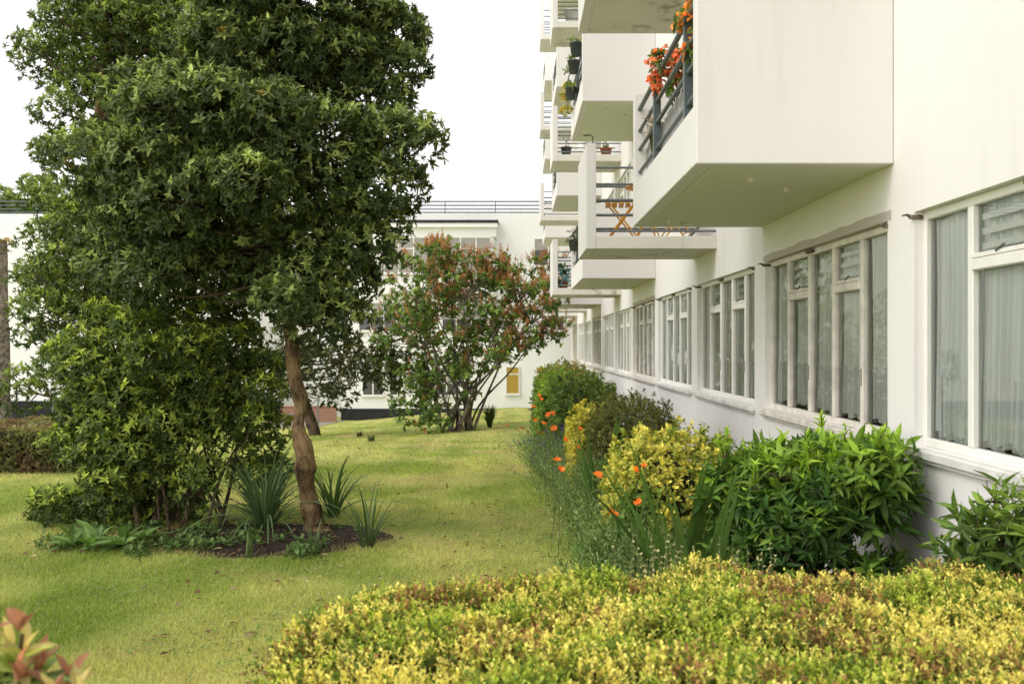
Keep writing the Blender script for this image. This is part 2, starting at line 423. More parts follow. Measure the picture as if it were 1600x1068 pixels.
def limbs(mb, start_pts, clumps, r0=0.03, n=6, sag=0.0, frac=1.0):
    sp = np.asarray(start_pts)
    for c in clumps:
        if rng.random() > frac: continue
        t = c[:3]
        d = np.linalg.norm(sp-t, axis=1)+np.where(sp[:, 2] > t[2], .6, 0)
        s = sp[np.argmin(d)]
        mid = (s+t)/2+rng.normal(size=3)*0.08+np.array([0, 0, -.05])
        pts = spline([s, mid, t], 5); L = len(pts)
        mb.tube(pts, np.linspace(r0, r0*.3, L), n, cap=False)
        for _ in range(3):
            e = t+rdir(1)[0]*c[3]*.8
            mb.tube(spline([t-(t-mid)*.3, (t+e)/2+rng.normal(size=3)*.03, e], 3), np.linspace(r0*.35, r0*.12, 7), 4, cap=False)

# ================================================================= camera, light, world
cam = bpy.data.cameras.new('camera'); co = bpy.data.objects.new('camera', cam); COL.objects.link(co)
cam.lens = 36*F/1600; cam.sensor_width = 36; cam.clip_start = 0.05; cam.clip_end = 2000
cam.shift_x = -5/1600; cam.shift_y = 6/1600
co.location = (0, 0, EYE); co.rotation_euler = (PI/2, 0, 0)
cam.dof.use_dof = True; cam.dof.focus_distance = 8.5; cam.dof.aperture_fstop = 5.0
sc.camera = co
SUN = np.array([-0.74, -0.36, 0.86]); SUN /= np.linalg.norm(SUN)
el = math.asin(SUN[2]); az = math.atan2(SUN[0], SUN[1])
w = bpy.data.worlds.new('World'); sc.world = w; w.use_nodes = True
nt = w.node_tree; nt.nodes.clear()
sky = nt.nodes.new('ShaderNodeTexSky'); sky.sky_type = 'NISHITA'; sky.sun_disc = False
sky.sun_elevation = el; sky.sun_rotation = az; sky.dust_density = 4; sky.air_density = 1.0
hs = nt.nodes.new('ShaderNodeHueSaturation'); hs.inputs['Saturation'].default_value = 0.12
nt.links.new(sky.outputs[0], hs.inputs['Color'])
mx = nt.nodes.new('ShaderNodeMix'); mx.data_type = 'RGBA'; mx.inputs[0].default_value = 0.75
tcw = nt.nodes.new('ShaderNodeTexCoord'); sxw = nt.nodes.new('ShaderNodeSeparateXYZ'); nt.links.new(tcw.outputs['Generated'], sxw.inputs[0])
crw = nt.nodes.new('ShaderNodeValToRGB'); nt.links.new(sxw.outputs['Z'], crw.inputs[0])
ew = crw.color_ramp.elements; ew[0].position = 0.0; ew[0].color = (1, .99, .965, 1); ew[1].position = 1.0; ew[1].color = (.58, .58, .58, 1)
e2 = ew.new(.35); e2.color = (.84, .83, .82, 1); e3 = ew.new(.65); e3.color = (.66, .66, .66, 1)
vmw = nt.nodes.new('ShaderNodeVectorMath'); vmw.operation = 'SCALE'; vmw.inputs['Scale'].default_value = 21.0; nt.links.new(crw.outputs[0], vmw.inputs[0])
nt.links.new(vmw.outputs[0], mx.inputs[7])     # overcast cloud layer, brightest low down
nt.links.new(hs.outputs[0], mx.inputs[6])
bg = nt.nodes.new('ShaderNodeBackground'); bg.inputs[1].default_value = 0.137
mrw = nt.nodes.new('ShaderNodeMapRange'); mrw.interpolation_type = 'SMOOTHSTEP'
for a_, b_ in zip(('From Min', 'From Max', 'To Min', 'To Max'), (.05, .85, 1.0, .54)): mrw.inputs[a_].default_value = b_
nt.links.new(sxw.outputs['Y'], mrw.inputs['Value'])
vm2 = nt.nodes.new('ShaderNodeVectorMath'); vm2.operation = 'SCALE'; nt.links.new(mx.outputs[2], vm2.inputs[0]); nt.links.new(mrw.outputs[0], vm2.inputs['Scale'])
nt.links.new(vm2.outputs[0], bg.inputs[0])
wo = nt.nodes.new('ShaderNodeOutputWorld'); nt.links.new(bg.outputs[0], wo.inputs[0])
sun = bpy.data.lights.new('sun', 'SUN'); so = bpy.data.objects.new('sun', sun); COL.objects.link(so)
sun.energy = 0.95; sun.angle = math.radians(20); sun.color = (1, 0.95, 0.86)
from mathutils import Vector
so.rotation_euler = Vector(-SUN).to_track_quat('-Z', 'Y').to_euler(); so.location = (-5, -3, 12)
sc.view_settings.view_transform = 'Standard'; sc.view_settings.look = 'None'; sc.view_settings.exposure = 0
sc.cycles.use_denoising = True
sc.cycles.max_bounces = 8; sc.cycles.diffuse_bounces = 4; sc.cycles.glossy_bounces = 4
sc.cycles.transparent_max_bounces = 16; sc.cycles.transmission_bounces = 4
sc.cycles.caustics_reflective = False; sc.cycles.caustics_refractive = False
sc.cycles.sample_clamp_indirect = 8

# ================================================================= ground
XW = 2.3                 # facade plane
BED = 0.62               # bed edge
def bed_edge(y): return 0.60+0.07*np.sin(y*1.3)+0.05*np.sin(y*3.1+1)
TREE = gp(495, 832)
SOILC = np.array([-2.2, 8.55]); SOILR = np.array([1.05, .80])
def soil_in(x, y):
    a = np.arctan2(y-SOILC[1], x-SOILC[0])
    return ((x-SOILC[0])/SOILR[0])**2+((y-SOILC[1])/SOILR[1])**2-(1+.12*np.sin(3*a)+.08*np.sin(7*a+1))
def lawn_col(x, y):
    a = fbm(x, y, 1.5, 3); b = fbm(x, y*0.7, .55, 9); d = fbm(x, y, 4.0, 21)
    g = np.array([0.31, 0.39, 0.07]); ye = np.array([0.565, 0.565, 0.19]); br = np.array([0.52, 0.40, 0.20]); dk = np.array([0.18, 0.27, 0.045])
    t = sstep((a*.55+b*.45-.30)/.36)
    c = g*(1-t[..., None])+ye*t[..., None]
    t2 = sstep((b*.6+d*.4-.56)/.14)*.5
    c = c*(1-t2[..., None])+br*t2[..., None]
    t3 = sstep((.42-d)/.18)*.6
    c = c*(1-t3[..., None])+dk*t3[..., None]
    st = 0.96+.05*np.sign(np.sin(x*2*PI/0.9))*sstep((y-8)/3)
    e = sstep(1-np.abs(soil_in(x, y))/.35)*.55
    c = c*(1-e[..., None])+br*0.8*e[..., None]
    return c*st[..., None]
def sheet(xs, ys, zoff=0.0, colfn=None):
    X, Y = np.meshgrid(xs, ys); Z = zg(X, Y)+zoff
    v = np.stack([X, Y, Z], -1).reshape(-1, 3); nx = len(xs)
    i = np.arange(len(ys)-1)[:, None]*nx; j = np.arange(nx-1)[None, :]
    q = np.stack([i+j, i+j+1, i+nx+j+1, i+nx+j], -1).reshape(-1, 4)
    mb = MB(); mb.add(v, [q], colfn(X, Y).reshape(-1, 3) if colfn else None); return mb
xs = np.concatenate([[-400, -150, -60, -35], np.arange(-24, -9, .5), np.arange(-9, 3, .11), [4, 8, 20, 60, 150, 400]])
ys = np.concatenate([[-100, -30, -8], np.arange(-2, 22, .11), np.arange(22, 48, .3), [55, 80, 150, 400, 900]])
struct(obj('lawn', sheet(xs, ys, 0, lawn_col), M['lawn'], smooth=True))
# soil round the tree and in the flower bed
mb = MB(); th = np.linspace(0, 2*PI, 90, endpoint=False); rr = np.linspace(0, 1, 26)
vv = []
for r in rr:
    x = SOILC[0]+SOILR[0]*np.cos(th)*r*np.sqrt(1+.12*np.sin(3*th)+.08*np.sin(7*th+1)); y = SOILC[1]+SOILR[1]*np.sin(th)*r*np.sqrt(1+.12*np.sin(3*th)+.08*np.sin(7*th+1))
    z = zg(x, y)+0.006+.05*(1-r*r)*fbm(x, y, .25, 4)
    vv.append(np.stack([x, y, z], -1))
v = np.concatenate(vv); n = 90; i = np.arange(25)[:, None]*n; j = np.arange(n)[None]; j2 = (j+1) % n
mb.add(v, [np.stack([i+j, i+j2, i+n+j2, i+n+j], -1).reshape(-1, 4)])
struct(obj('tree_bed_soil', mb, M['soil'], smooth=True))
yy = np.arange(1.0, 39, .12); mb = MB(); cols = 14
e0 = bed_edge(yy); v = []
for k in range(cols):
    x = e0+(XW+.02-e0)*k/(cols-1); v.append(np.stack([x, yy, zg(x, yy)+.012+.04*fbm(x, yy, .3, 8)*(k > 0)], -1))
v = np.stack(v, 1).reshape(-1, 3); i = np.arange(len(yy)-1)[:, None]*cols; j = np.arange(cols-1)[None]
mb.add(v, [np.stack([i+j, i+j+1, i+cols+j+1, i+cols+j], -1).reshape(-1, 4)])
struct(obj('flower_bed_soil', mb, M['soil'], smooth=True))
# grass blades
def grass(n, y0, y1, h, wd):
    u = rng.random(n); y = (y0**-.6+(y1**-.6-y0**-.6)*u)**(-1/.6)
    px = np.where(rng.random(n) < .8, rng.uniform(-30, 960, n), rng.uniform(-800, -30, n)); x = (px-UX)*y/F
    ok = (x < bed_edge(y)+rng.normal(size=n)*.03) & (soil_in(x, y) > rng.normal(size=n)*.16-.05)
    x, y = x[ok], y[ok]; n = len(x)
    z = zg(x, y)
    c = lawn_col(x, y)*rng.uniform(.72, 1.6, (n, 1))
    dry = rng.random(n) < .10; c[dry] = np.array([.62, .53, .28])*rng.uniform(.6, 1.1, (dry.sum(), 1))
    tall = vnoise(x, y, .3, 77)
    hh = h*rng.uniform(.5, 1.3, n)*(0.6+.8*tall); a = rng.uniform(0, 2*PI, n); ln = rng.uniform(.2, 1.1, n)*hh
    b = rng.uniform(0, PI, n); ww = wd*(.5+y/14)
    sx, sy = np.cos(b)*ww, np.sin(b)*ww
    base = np.stack([x, y, z-.004], -1)
    v = np.stack([base+np.stack([sx, sy, 0*sx], -1), base-np.stack([sx, sy, 0*sx], -1), base+np.stack([np.cos(a)*ln, np.sin(a)*ln, hh], -1)], 1)
    cc = np.repeat(c[:, None, :], 3, 1); cc[:, :2] *= .85
    mb.add(v.reshape(-1, 3), [np.arange(n*3).reshape(-1, 3)], cc.reshape(-1, 3))
mb = MB(); grass(410000, 4.0, 16, .032, .0032); grass(112000, 14, 40, .04, .004)
struct(obj('grass', mb, M['leafsoft']), 'stuff')
# clover patches, daisies, fallen leaves
mb = MB(); n = 14000; y = rng.uniform(4.2, 12, n); px = rng.uniform(0, 930, n); x = (px-UX)*y/F
ok = (vnoise(x, y, .5, 31)*.6+vnoise(x, y, .15, 32)*.4 > .57) & (soil_in(x, y) > .05) & (x < .5); x, y = x[ok], y[ok]; m = len(x)
pp = np.stack([x, y, zg(x, y)+.02], -1)
leaves(mb, pp, rdir(m)*[1, 1, .25], np.array([[0, 0, 1.]])+rng.normal(size=(m, 3))*.2, rng.uniform(.015, .03, m), rng.uniform(.012, .024, m), np.array([.19, .29, .085])*rng.uniform(.6, 1.4, (m, 1)), 'tiny')
struct(obj('clover', mb, M['leafsoft']), 'stuff')
mb = MB(); n = 900; y = rng.uniform(4.5, 13, n); px = rng.uniform(450, 920, n); x = (px-UX)*y/F
ok = (x < .5) & (soil_in(x, y) > .1) & (vnoise(x, y, 1.1, 5)+(px[0:n]-700)/900 > .5); x, y = x[ok], y[ok]
for a, b in zip(x, y):
    c = np.array([a, b, float(zg(a, b))+.035]); r = rng.uniform(.005, .009)
    t = np.linspace(0, 2*PI, 6, endpoint=False)
    mb.add(np.stack([c[0]+r*np.cos(t), c[1]+r*np.sin(t), np.full(6, c[2])], -1), [[list(range(6))]], (.8, .8, .74))
struct(obj('daisies', mb, M['petal']), 'stuff')
mb = MB(); n = 620; y = rng.uniform(5, 23, n); px = rng.uniform(200, 880, n); x = (px-UX)*y/F
y2 = rng.uniform(7.6, 9.4, 170); x2 = rng.uniform(-4.3, -1.2, 170); x = np.concatenate([x, x2]); y = np.concatenate([y, y2])
ok = x < .5; x, y = x[ok], y[ok]; m = len(x)
leaves(mb, np.stack([x, y, zg(x, y)+.035], -1), rdir(m)*[1, 1, .15], np.array([[0, 0, 1.]])+rng.normal(size=(m, 3))*.35, rng.uniform(.03, .085, m), rng.uniform(.02, .035, m),
       np.where(rng.random((m, 1)) < .35, [[.42, .33, .19]], [[.17, .09, .045]])*rng.uniform(.7, 1.3, (m, 1)), 'oval')
struct(obj('fallen_leaves', mb, M['leafsoft']), 'stuff')
# paving by the far building
mb = sheet(np.arange(-24, -6.9, .4), np.arange(36.2, 41.01, .3), .012); struct(obj('path', mb, M['path'], smooth=True))
mb = sheet(np.arange(-9.6, -6.95, .3), np.arange(34.4, 36.2, .3), .016); struct(obj('paved_area', mb, M['pathbrick'], smooth=True))

# ================================================================= the white apartment block
LV = 2.90; SILL = EYE-.575; HEAD = EYE+.77; WLEN = 2.9; PITCH = 9.89/3; W0 = 5.93
Y0, Y1 = -5.5, 39.4; NFL = 4
bld = thing('apartment_building', 'long white modernist apartment block with ground floor windows and stacked balconies', 'building', (XW, 17, 0))
starts = [W0+PITCH*i for i in range(-3, 11)]
starts = [s for s in starts if s > Y0+.3 and s+WLEN < Y1-.2]
mb = MB(); xa, xb = XW, XW+.28
zlow = -2.0
for fl in range(NFL+1):
    z0 = zlow if fl == 0 else HEAD+LV*(fl-1)
    z1 = SILL+LV*fl if fl < NFL else HEAD+LV*(NFL-1)+1.0
    mb.box(xa, xb, Y0, Y1, z0, z1)
    if fl < NFL:
        e = [Y0]+[q for s in starts for q in (s, s+WLEN)]+[Y1]
        for k in range(0, len(e), 2): mb.box(xa, xb, e[k], e[k+1], SILL+LV*fl, HEAD+LV*fl)
mb.box(xb, 12, Y0, Y0+.28, zlow, HEAD+LV*3+1.0); mb.box(xb, 12, Y1-.28, Y1, zlow, HEAD+LV*3+1.0)
mb.box(11.72, 12, Y0+.28, Y1-.28, zlow, HEAD+LV*3+1.0)
obj('wall', mb, M['render'], bld)
mb = MB()
for fl in range(NFL+1): mb.box(xb, 11.72, Y0+.28, Y1-.28, EYE-1.95+LV*fl, EYE-1.80+LV*fl)
obj('floor_slabs', mb, M['room'], bld)
mb = MB(); mb.box(5.4, 5.5, Y0+.28, Y1-.28, EYE-1.8, EYE+LV*3+1.0)
for s in starts: mb.box(xb+.02, 5.4, s-.24, s-.16, EYE-1.8, EYE+LV*3+1.0)
obj('room_partitions', mb, M['room'], bld)
# window prototype (local: y along the facade, x into the room, z=0 at sill)
H = HEAD-SILL; lw = WLEN/5
def frame_mb():
    m = MB(); d0, d1 = .05, .10; t = .045
    m.bbox(d0, d1, 0, t, 0, H); m.bbox(d0, d1, WLEN-t, WLEN, 0, H)
    m.bbox(d0+.001, d1-.001, t, WLEN-t, 0, .05); m.bbox(d0+.001, d1-.001, t, WLEN-t, H-.05, H)
    for k in range(1, 5):
        m.bbox(d0-.004, d1-.004, k*lw-.028, k*lw+.028, .05, H-.05)
    for k in (1, 3):
        a, b = k*lw+.028, (k+1)*lw-.028; zt = EYE+.415-SILL
        m.bbox(d0-.012, d1-.01, a, b, zt-.03, zt+.03)
        m.bbox(d0-.013, d0+.02, a+.001, b-.001, zt+.031, zt+.055, .003)
    return m
def glass_mb():
    m = MB(); e = [0, lw, 2*lw, 3*lw, 4*lw, WLEN]; x = .078
    for k in range(5):
        a, b = e[k]+.02, e[k+1]-.02
        m.add([(x, a, .03), (x, b, .03), (x, b, H-.03), (x, a, H-.03)], [[(0, 3, 2, 1)]])
    return m
def curtain_mb(seed, lo=.06, amp=.018, f=62.0, gap=None):
    m = MB(); r = np.random.default_rng(seed)
    ny, nz = 460, 26; y = np.linspace(.03, WLEN-.03, ny)
    ph = np.cumsum(r.uniform(.4, 1.6, ny))*(y[1]-y[0])*f*2*PI/6
    lace = lo+.035*np.abs(np.sin(y*16))+.02*vnoise(y, y*0, .2, seed)
    rows = []
    for k in range(nz):
        t = k/(nz-1); z = lace+(H-.04-lace)*t
        x = .112+amp*.8*(1-.45*t)*np.sin(ph+.15*np.sin(t*2+y*3))+amp*.5*np.sin(ph*2.3+t)+.02*vnoise(y, y*0+t*.8, .5, seed+1)
        rows.append(np.stack([x, y+.004*np.sin(ph*.5+t), z], -1))
    v = np.stack(rows).reshape(-1, 3); i = np.arange(nz-1)[:, None]*ny; j = np.arange(ny-1)[None]
    q = np.stack([i+j, i+j+1, i+ny+j+1, i+ny+j], -1)
    m.add(v, [q.reshape(-1, 4)]); 
    b = MB(); v2 = np.stack(rows).copy()[0:8]; v2[:, :, 0] -= .005
    ii = np.arange(7)[:, None]*ny
    b.add(v2.reshape(-1, 3), [np.stack([ii+j, ii+j+1, ii+ny+j+1, ii+ny+j], -1).reshape(-1, 4)])
    b2 = MB(); xm = np.stack(rows)[8]; 
    return m, b
def louvre_mb():
    m = MB(); zt = EYE+.415-SILL
    ms = []
    for k in (1, 3):
        for q in range(3):
            m = MB(); z = zt+.075+q*.075
            m.box(.082, .088, k*lw+.06, (k+1)*lw-.06, z, z+.032); ms.append(m)
    return ms
def sill_mb():
    m = MB(); m.bbox(-.055, .07, -.03, WLEN+.03, -.055, -.001, .008); m.bbox(-.035, -.003, -.015, WLEN+.015, -.075, -.056, .004); return m
def handle_mb():
    m = MB(); zt = EYE+.415-SILL
    ms = []
    for k in (1, 3):
        yc = (k+.5)*lw
        m = MB(); m.tube([(.055, yc, zt+.03), (.035, yc, zt+.05), (.036, yc-.03, zt+.058), (.034, yc-.08, zt+.072)], .006, 8); ms.append(('vent_handle', m))
        m = MB(); m.bbox(.045, .062, k*lw-.012, k*lw+.012, .30, .42, .003); ms.append(('latch', m))
    return ms
def lintel_mb(seed):
    m = MB(); r = np.random.default_rng(seed)
    ys_ = np.linspace(-.06, WLEN+.06, 60)
    # ragged weathered strip over the window head, standing a little proud
    top = H+.035+.028*vnoise(ys_, ys_*0, .45, seed)+.012*vnoise(ys_, ys_*0, .09, seed); xo = -.0015
    v = np.concatenate([np.stack([ys_*0+xo, ys_, ys_*0+H-.0], -1), np.stack([ys_*0+xo, ys_, top], -1), np.stack([ys_*0+.001, ys_, top+.0005], -1), np.stack([ys_*0+.07, ys_, ys_*0+H-.003], -1)])
    n = 60; j = np.arange(n-1)
    m.add(v, [np.stack([j, j+1, n+j+1, n+j], -1), np.stack([n+j, n+j+1, 2*n+j+1, 2*n+j], -1), np.stack([3*n+j, 3*n+j+1, j+1, j], -1)])
    return m
def fixing_mb():
    m = MB()
    ms = []
    for yq in (0.0, WLEN):
        m = MB(); m.tube([(.05, yq+.01, H-.03), (-.02, yq, H-.03), (-.04, yq+.01, H-.015), (-.065, yq+.02, H-.02)], [.016, .014, .007, .004], 7, wob=.3, seed=3); ms.append(m)
    m = MB(); m.bbox(.02, .068, .55*WLEN, .55*WLEN+.16, H-.035, H-.012, .004); ms.append(m)
    return ms
protos = {}
for kind, (fm, cm) in {'clean': ('frame', 'net'), 'old': ('oldframe', 'netdark')}.items():
    o = obj('window', frame_mb(), M[fm], None); o.parent = bld
    g = obj('glass', glass_mb(), M['glass'], o); s = obj('sill', sill_mb(), M['sill' if kind == 'clean' else 'oldframe'], o)
    c, lc = curtain_mb(3 if kind == 'clean' else 8, .02 if kind == 'clean' else .045)
    cu = obj('curtain', c, M[cm], o, smooth=True); obj('lace_hem', lc, M['lace'], o, smooth=True)
    for m in louvre_mb(): obj('louvre_strip', m, M['louvre'], o)
    for nm, m in handle_mb(): obj(nm, m, M['iron'] if nm == 'vent_handle' else M['fixing'], o)
    if kind == 'old': obj('lintel', lintel_mb(4), M['lintel'], o)
    for m in fixing_mb(): obj('canopy_fixing', m, M['fixing'], o)
    protos[kind] = o
ALTC = []
for sd, lo_, f_, mt in ((21, .03, 34., 'netwarm'), (33, .05, 80., 'netgrey'), (45, .02, 48., 'net')):
    a_, b_ = curtain_mb(sd, lo_, .02, f_); o_ = obj('curtain', a_, M[mt], None, smooth=True); ALTC.append(o_.data); bpy.data.objects.remove(o_)
first = {'clean': True, 'old': True}
for fl in range(NFL):
    for i, s in enumerate(starts):
        k = 'old' if (i in (3, 6, 9, 12) ) else 'clean'
        if s < 0 and fl: continue
        o = protos[k] if first[k] else copy_tree(protos[k], bld)
        first[k] = False; o.location = (0, s-17, SILL+LV*fl)
        if not (o is protos['clean'] or o is protos['old']) and (i+fl) % 3:
            for ch in o.children:
                if ch.name.split('.')[0] == 'curtain': ch.data = ALTC[(i*2+fl) % 3]
        if not (o is protos['clean'] or o is protos['old']):          # too small or out of sight: keep the main pieces only
            for ch in list(o.children):
                if ch.name.split('.')[0] in ('vent_handle', 'latch', 'canopy_fixing', 'louvre_strip') and (fl or i > 6 or i < 1): bpy.data.objects.remove(ch)
# balcony prototypes (local: y along the facade from the near end, x=0 facade, negative outward, z=0 underside)
def balcony_a():
    Ln, D, SH = 3.13, 1.20, .14
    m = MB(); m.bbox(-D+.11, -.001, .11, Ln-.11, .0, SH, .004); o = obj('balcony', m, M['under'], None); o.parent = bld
    for (a, b) in ((0, .11), (Ln-.11, Ln)):
        m = MB(); m.bbox(-D, -.002, a, b, -.003, 1.22, .006); obj('side_panel', m, M['balcony'], o)
    m = MB(); m.bbox(-D-.001, -D+.11, .112, Ln-.112, -.002, .37, .006); obj('front_parapet', m, M['balcony'], o)
    xr = -D+.05
    for z in (.49, .70, .87, 1.07): m = MB(); m.rod((xr, .11, z), (xr, Ln-.11, z), .017 if z < 1 else .021, 10); obj('rail', m, M['iron'], o)
    for y in (.55, 1.95): m = MB(); m.bbox(xr-.03, xr+.03, y-.012+.0, y+.035, .36, 1.10, .004); obj('rail_post', m, M['iron'], o)
    m = MB(); m.box(xr+.063, xr+.07, .16, .16+18*.155, .385, .69)
    for k in range(18):
        y = .16+k*.155; m.box(xr+.045, xr+.0628, y, y+.145, .385, .72-.02*(k % 3))
    obj('board_screen', m, M['board'], o)
    for (x, y) in ((-.75, .5), (-.4, .9), (-.95, 2.6), (-.80, 2.75)):
        m = MB(); m.lathe([(.001, -.035), (.02, -.035), (.022, -.005), (.032, -.004), (.032, .0)], 10, (x, y, 0)); obj('drain_spout', m, M['oldframe'], o)
    return o
def balcony_b():
    Ln, D, SH = 1.38, 1.49, .145
    m = MB(); m.bbox(-D+.115, -.001, 0, Ln, 0, SH, .006); o = obj('balcony', m, M['slab'], None); o.parent = bld
    m = MB(); m.bbox(-D, -D+.114, -.002, Ln+.002, -.002, 1.20, .006); obj('front_parapet', m, M['balcony'], o)
    for y in (.035, Ln-.035):
        for z in (.205, .39, .56, .74, .93): m = MB(); m.rod((-D+.11, y, z), (.0, y, z), .014, 8); obj('rail', m, M['ironlight'], o)
    m = MB(); m.lathe([(.001, -.03), (.018, -.03), (.02, 0)], 8, (-.5, .6, 0)); obj('drain_spout', m, M['oldframe'], o)
    return o
pa, pb = balcony_a(), balcony_b(); fa = fb = True
BZ = EYE+1.108
for lv in range(4):
    for n in range(4):
        y = 5.83+9.89*n
        if not (lv and n == 0 and lv > 1):
            o = pa if fa else copy_tree(pa, bld); fa = False; o.location = (0, y-17, BZ+LV*lv)
        if n < 3:
            y = 10.96+9.89*n
            o = pb if fb else copy_tree(pb, bld); fb = False; o.location = (0, y-17, BZ+LV*lv)
# downpipe clips / cable on one underside
mb = MB(); mb.tube(spline([(XW-1.0, 18.3, BZ+LV-.01), (XW-.85, 18.2, BZ+LV-.03), (XW-.8, 18.6, BZ+LV-.09)], 5), .008, 5)
obj('cable', mb, M['dark'], bld)

# ================================================================= far white building
FY = 41.0; k = FY/F
def fx(px): return (px-UX)*k
def fz(py): return EYE+(UY-py)*k
far = thing('far_building', 'white flat roofed block with dark plinth standing across the end of the lawn', 'building', (fx(700), FY, fz(655)))
mb = MB(); zt = fz(333); XL = fx(534)
mb.box(XL, 14, FY, FY+9, fz(638), zt)
mb.box(-48, XL-3.8, FY+.0, FY+9, fz(626), zt-.03); mb.box(XL-3.8, XL, FY+3.2, FY+9, fz(660), zt-.02)
obj('wall', mb, M['farwall'], far)
mb = MB(); mb.box(XL-.03, 14, FY-.03, FY+2.9, -4, fz(638)); mb.box(-48, XL-3.78, FY-.03, FY+2.9, -4, fz(626)); obj('plinth', mb, M['plinth'], far)
mb = MB()
for py in (314, 320, 326, 331): mb.rod((-48, FY+.15, fz(py)), (14, FY+.15, fz(py)), .028, 6)
for q in range(28): mb.rod((fx(774)-2.16*q+2.16*4, FY+.15, zt), (fx(774)-2.16*q+2.16*4, FY+.15, fz(314)), .02, 6)
obj('roof_railing', mb, M['iron'], far)
mb = MB(); mb.box(fx(590), fx(776), FY-.55, FY, fz(372), fz(358)); mb.box(fx(590), fx(600), FY-.5, FY, fz(430), fz(372)); mb.box(fx(768), fx(772), FY-.5, FY-.001, fz(430), fz(372)); mb.box(fx(590), fx(772), FY-.5, FY, fz(460), fz(430))
obj('bay', mb, M['farwall'], far)
mb = MB(); mb.box(fx(586), fx(779), FY-.75, FY-.002, fz(351.5), fz(347)); obj('bay_roof', mb, M['fascia'], far)
mb = MB(); mb.box(fx(586), fx(778), FY-.72, FY-.003, fz(358), fz(351.5)); obj('bay_soffit', mb, M['farwall'], far)
def farwin(x0, x1, z0, z1, bars, trans=None, blind='paleblind', bl=1.0, y=FY, frame='frame'):
    m = MB(); t = .05
    m.box(x0, x1, y-.05, y-.006, z1-t, z1); m.box(x0, x1, y-.05, y-.006, z0, z0+t)
    for b in [0]+list(bars)+[1]:
        c = x0+(x1-x0)*b; c = min(max(c, x0+t/2), x1-t/2); m.box(c-t/2, c+t/2, y-.052, y-.008, z0+t, z1-t)
    bb = [0]+list(bars)+[1]
    if trans:
        for q in trans[1]:
            a, b = x0+(x1-x0)*bb[q]+t/2, x0+(x1-x0)*bb[q+1]-t/2
            zz = z0+(z1-z0)*trans[0]; m.box(a, b, y-.05, y-.01, zz-.025, zz+.025)
    o = obj('window', m, M[frame], far)
    m = MB(); m.box(x0+.01, x1-.01, y-.024, y-.003, z0+.01, z1-.01); obj('pane', m, M['pane'], o)
    if bl:
        m = MB(); m.box(x0+.03, x1-.03, y-.030, y-.026, z0+t+(z1-z0-2*t)*(1-bl), z1-t); obj('blind', m, M[blind], o)
    m = MB(); m.box(x0-.04, x1+.04, y-.09, y-.004, z0-.05, z0-.001); obj('sill', m, M['sill'], o)
farwin(fx(602), fx(768), fz(429), fz(372), (.14, .28, .42, .575, .715, .86), (.68, (1, 3, 5)), 'paleblind', 1, FY-.5)
farwin(fx(834), fx(862), fz(416), fz(372), (.82,), None, 'paleblind', .42)
farwin(fx(790), fx(812), fz(616), fz(572), (), (.72, (0,)), 'blind', 1)
farwin(fx(837), fx(859), fz(616), fz(572), (), (.72, (0,)), 'blind', 1)
farwin(fx(858), fx(882), fz(517), fz(478), (.5,), None, 'paleblind', .35)
farwin(fx(608), fx(622), fz(618), fz(566), (), None, 'paleblind', .3); farwin(fx(566), fx(600), fz(618), fz(566), (.5,), None, 'paleblind', .4)
farwin(fx(680), fx(716), fz(618), fz(572), (.5,), None, 'paleblind', .6); farwin(fx(690), fx(760), fz(517), fz(472), (.33, .66), None, 'paleblind', .6)
farwin(fx(560), fx(640), fz(517), fz(472), (.25, .5, .75), None, 'paleblind', .5)
mb = MB(); mb.bbox(fx(838), fx(842), FY-.06, FY-.004, -2, fz(572)-.6); 
# brick wall, posts, handrail
p0 = -10.4; mb = MB(); zz = float(zg(-9, 39.2))
mb.bbox(p0, XL-.05, 39.2, 39.45, zz-.3, zz+.62, .01); mb.bbox(p0-.02, XL-.05, 39.17, 39.48, zz+.621, zz+.68, .01)
for q in range(3): mb.bbox(p0+1.5*q-.12, p0+1.5*q+.12, 39.12, 39.19, zz-.3, zz+.60, .01)
tag(obj('brick_wall', mb, M['brick'], org=(-9, 39.2, zz)), 'low orange brick wall beside the charcoal plinth of the far block', 'wall')
hr = thing('handrail', 'thin grey metal handrail on a post beside the brick wall', 'handrail', gp(497, 664))
g = gp(497, 664); mb = MB(); mb.rod(g-np.array([0, 0, .1]), g+np.array([0, 0, 1.0]), .03); obj('post', mb, M['ironlight'], hr)
mb = MB(); mb.tube(spline([g+np.array([0, 0, 1.0]), g+np.array([-.35, .2, .75]), g+np.array([-.8, .4, .45]), g+np.array([-1.5, .8, .35])], 4), .022, 6); obj('rail', mb, M['ironlight'], hr)
for (px, py, top, r, mt, lab) in ((26, 667, 606, .035, 'dark', 'slim dark metal post in front of the far plinth near the left hedge'), (82, 660, 618, .03, 'ironlight', 'slim pale grey post beside the path behind the left hedge')):
    g = gp(px, py); h_ = (py-top)*g[1]/F
    mb = MB(); mb.rod(g-np.array([0, 0, .1]), g+np.array([0, 0, h_]), r, 10); mb.lathe([(r*1.01, 0), (r*1.5, .0), (r*1.5, .05), (.001, .06)], 10, tuple(g+np.array([0, 0, h_])))
    tag(obj('metal_post', mb, M[mt], org=g), lab, 'post')
g0, g1 = gp(842, 630), gp(826, 640)

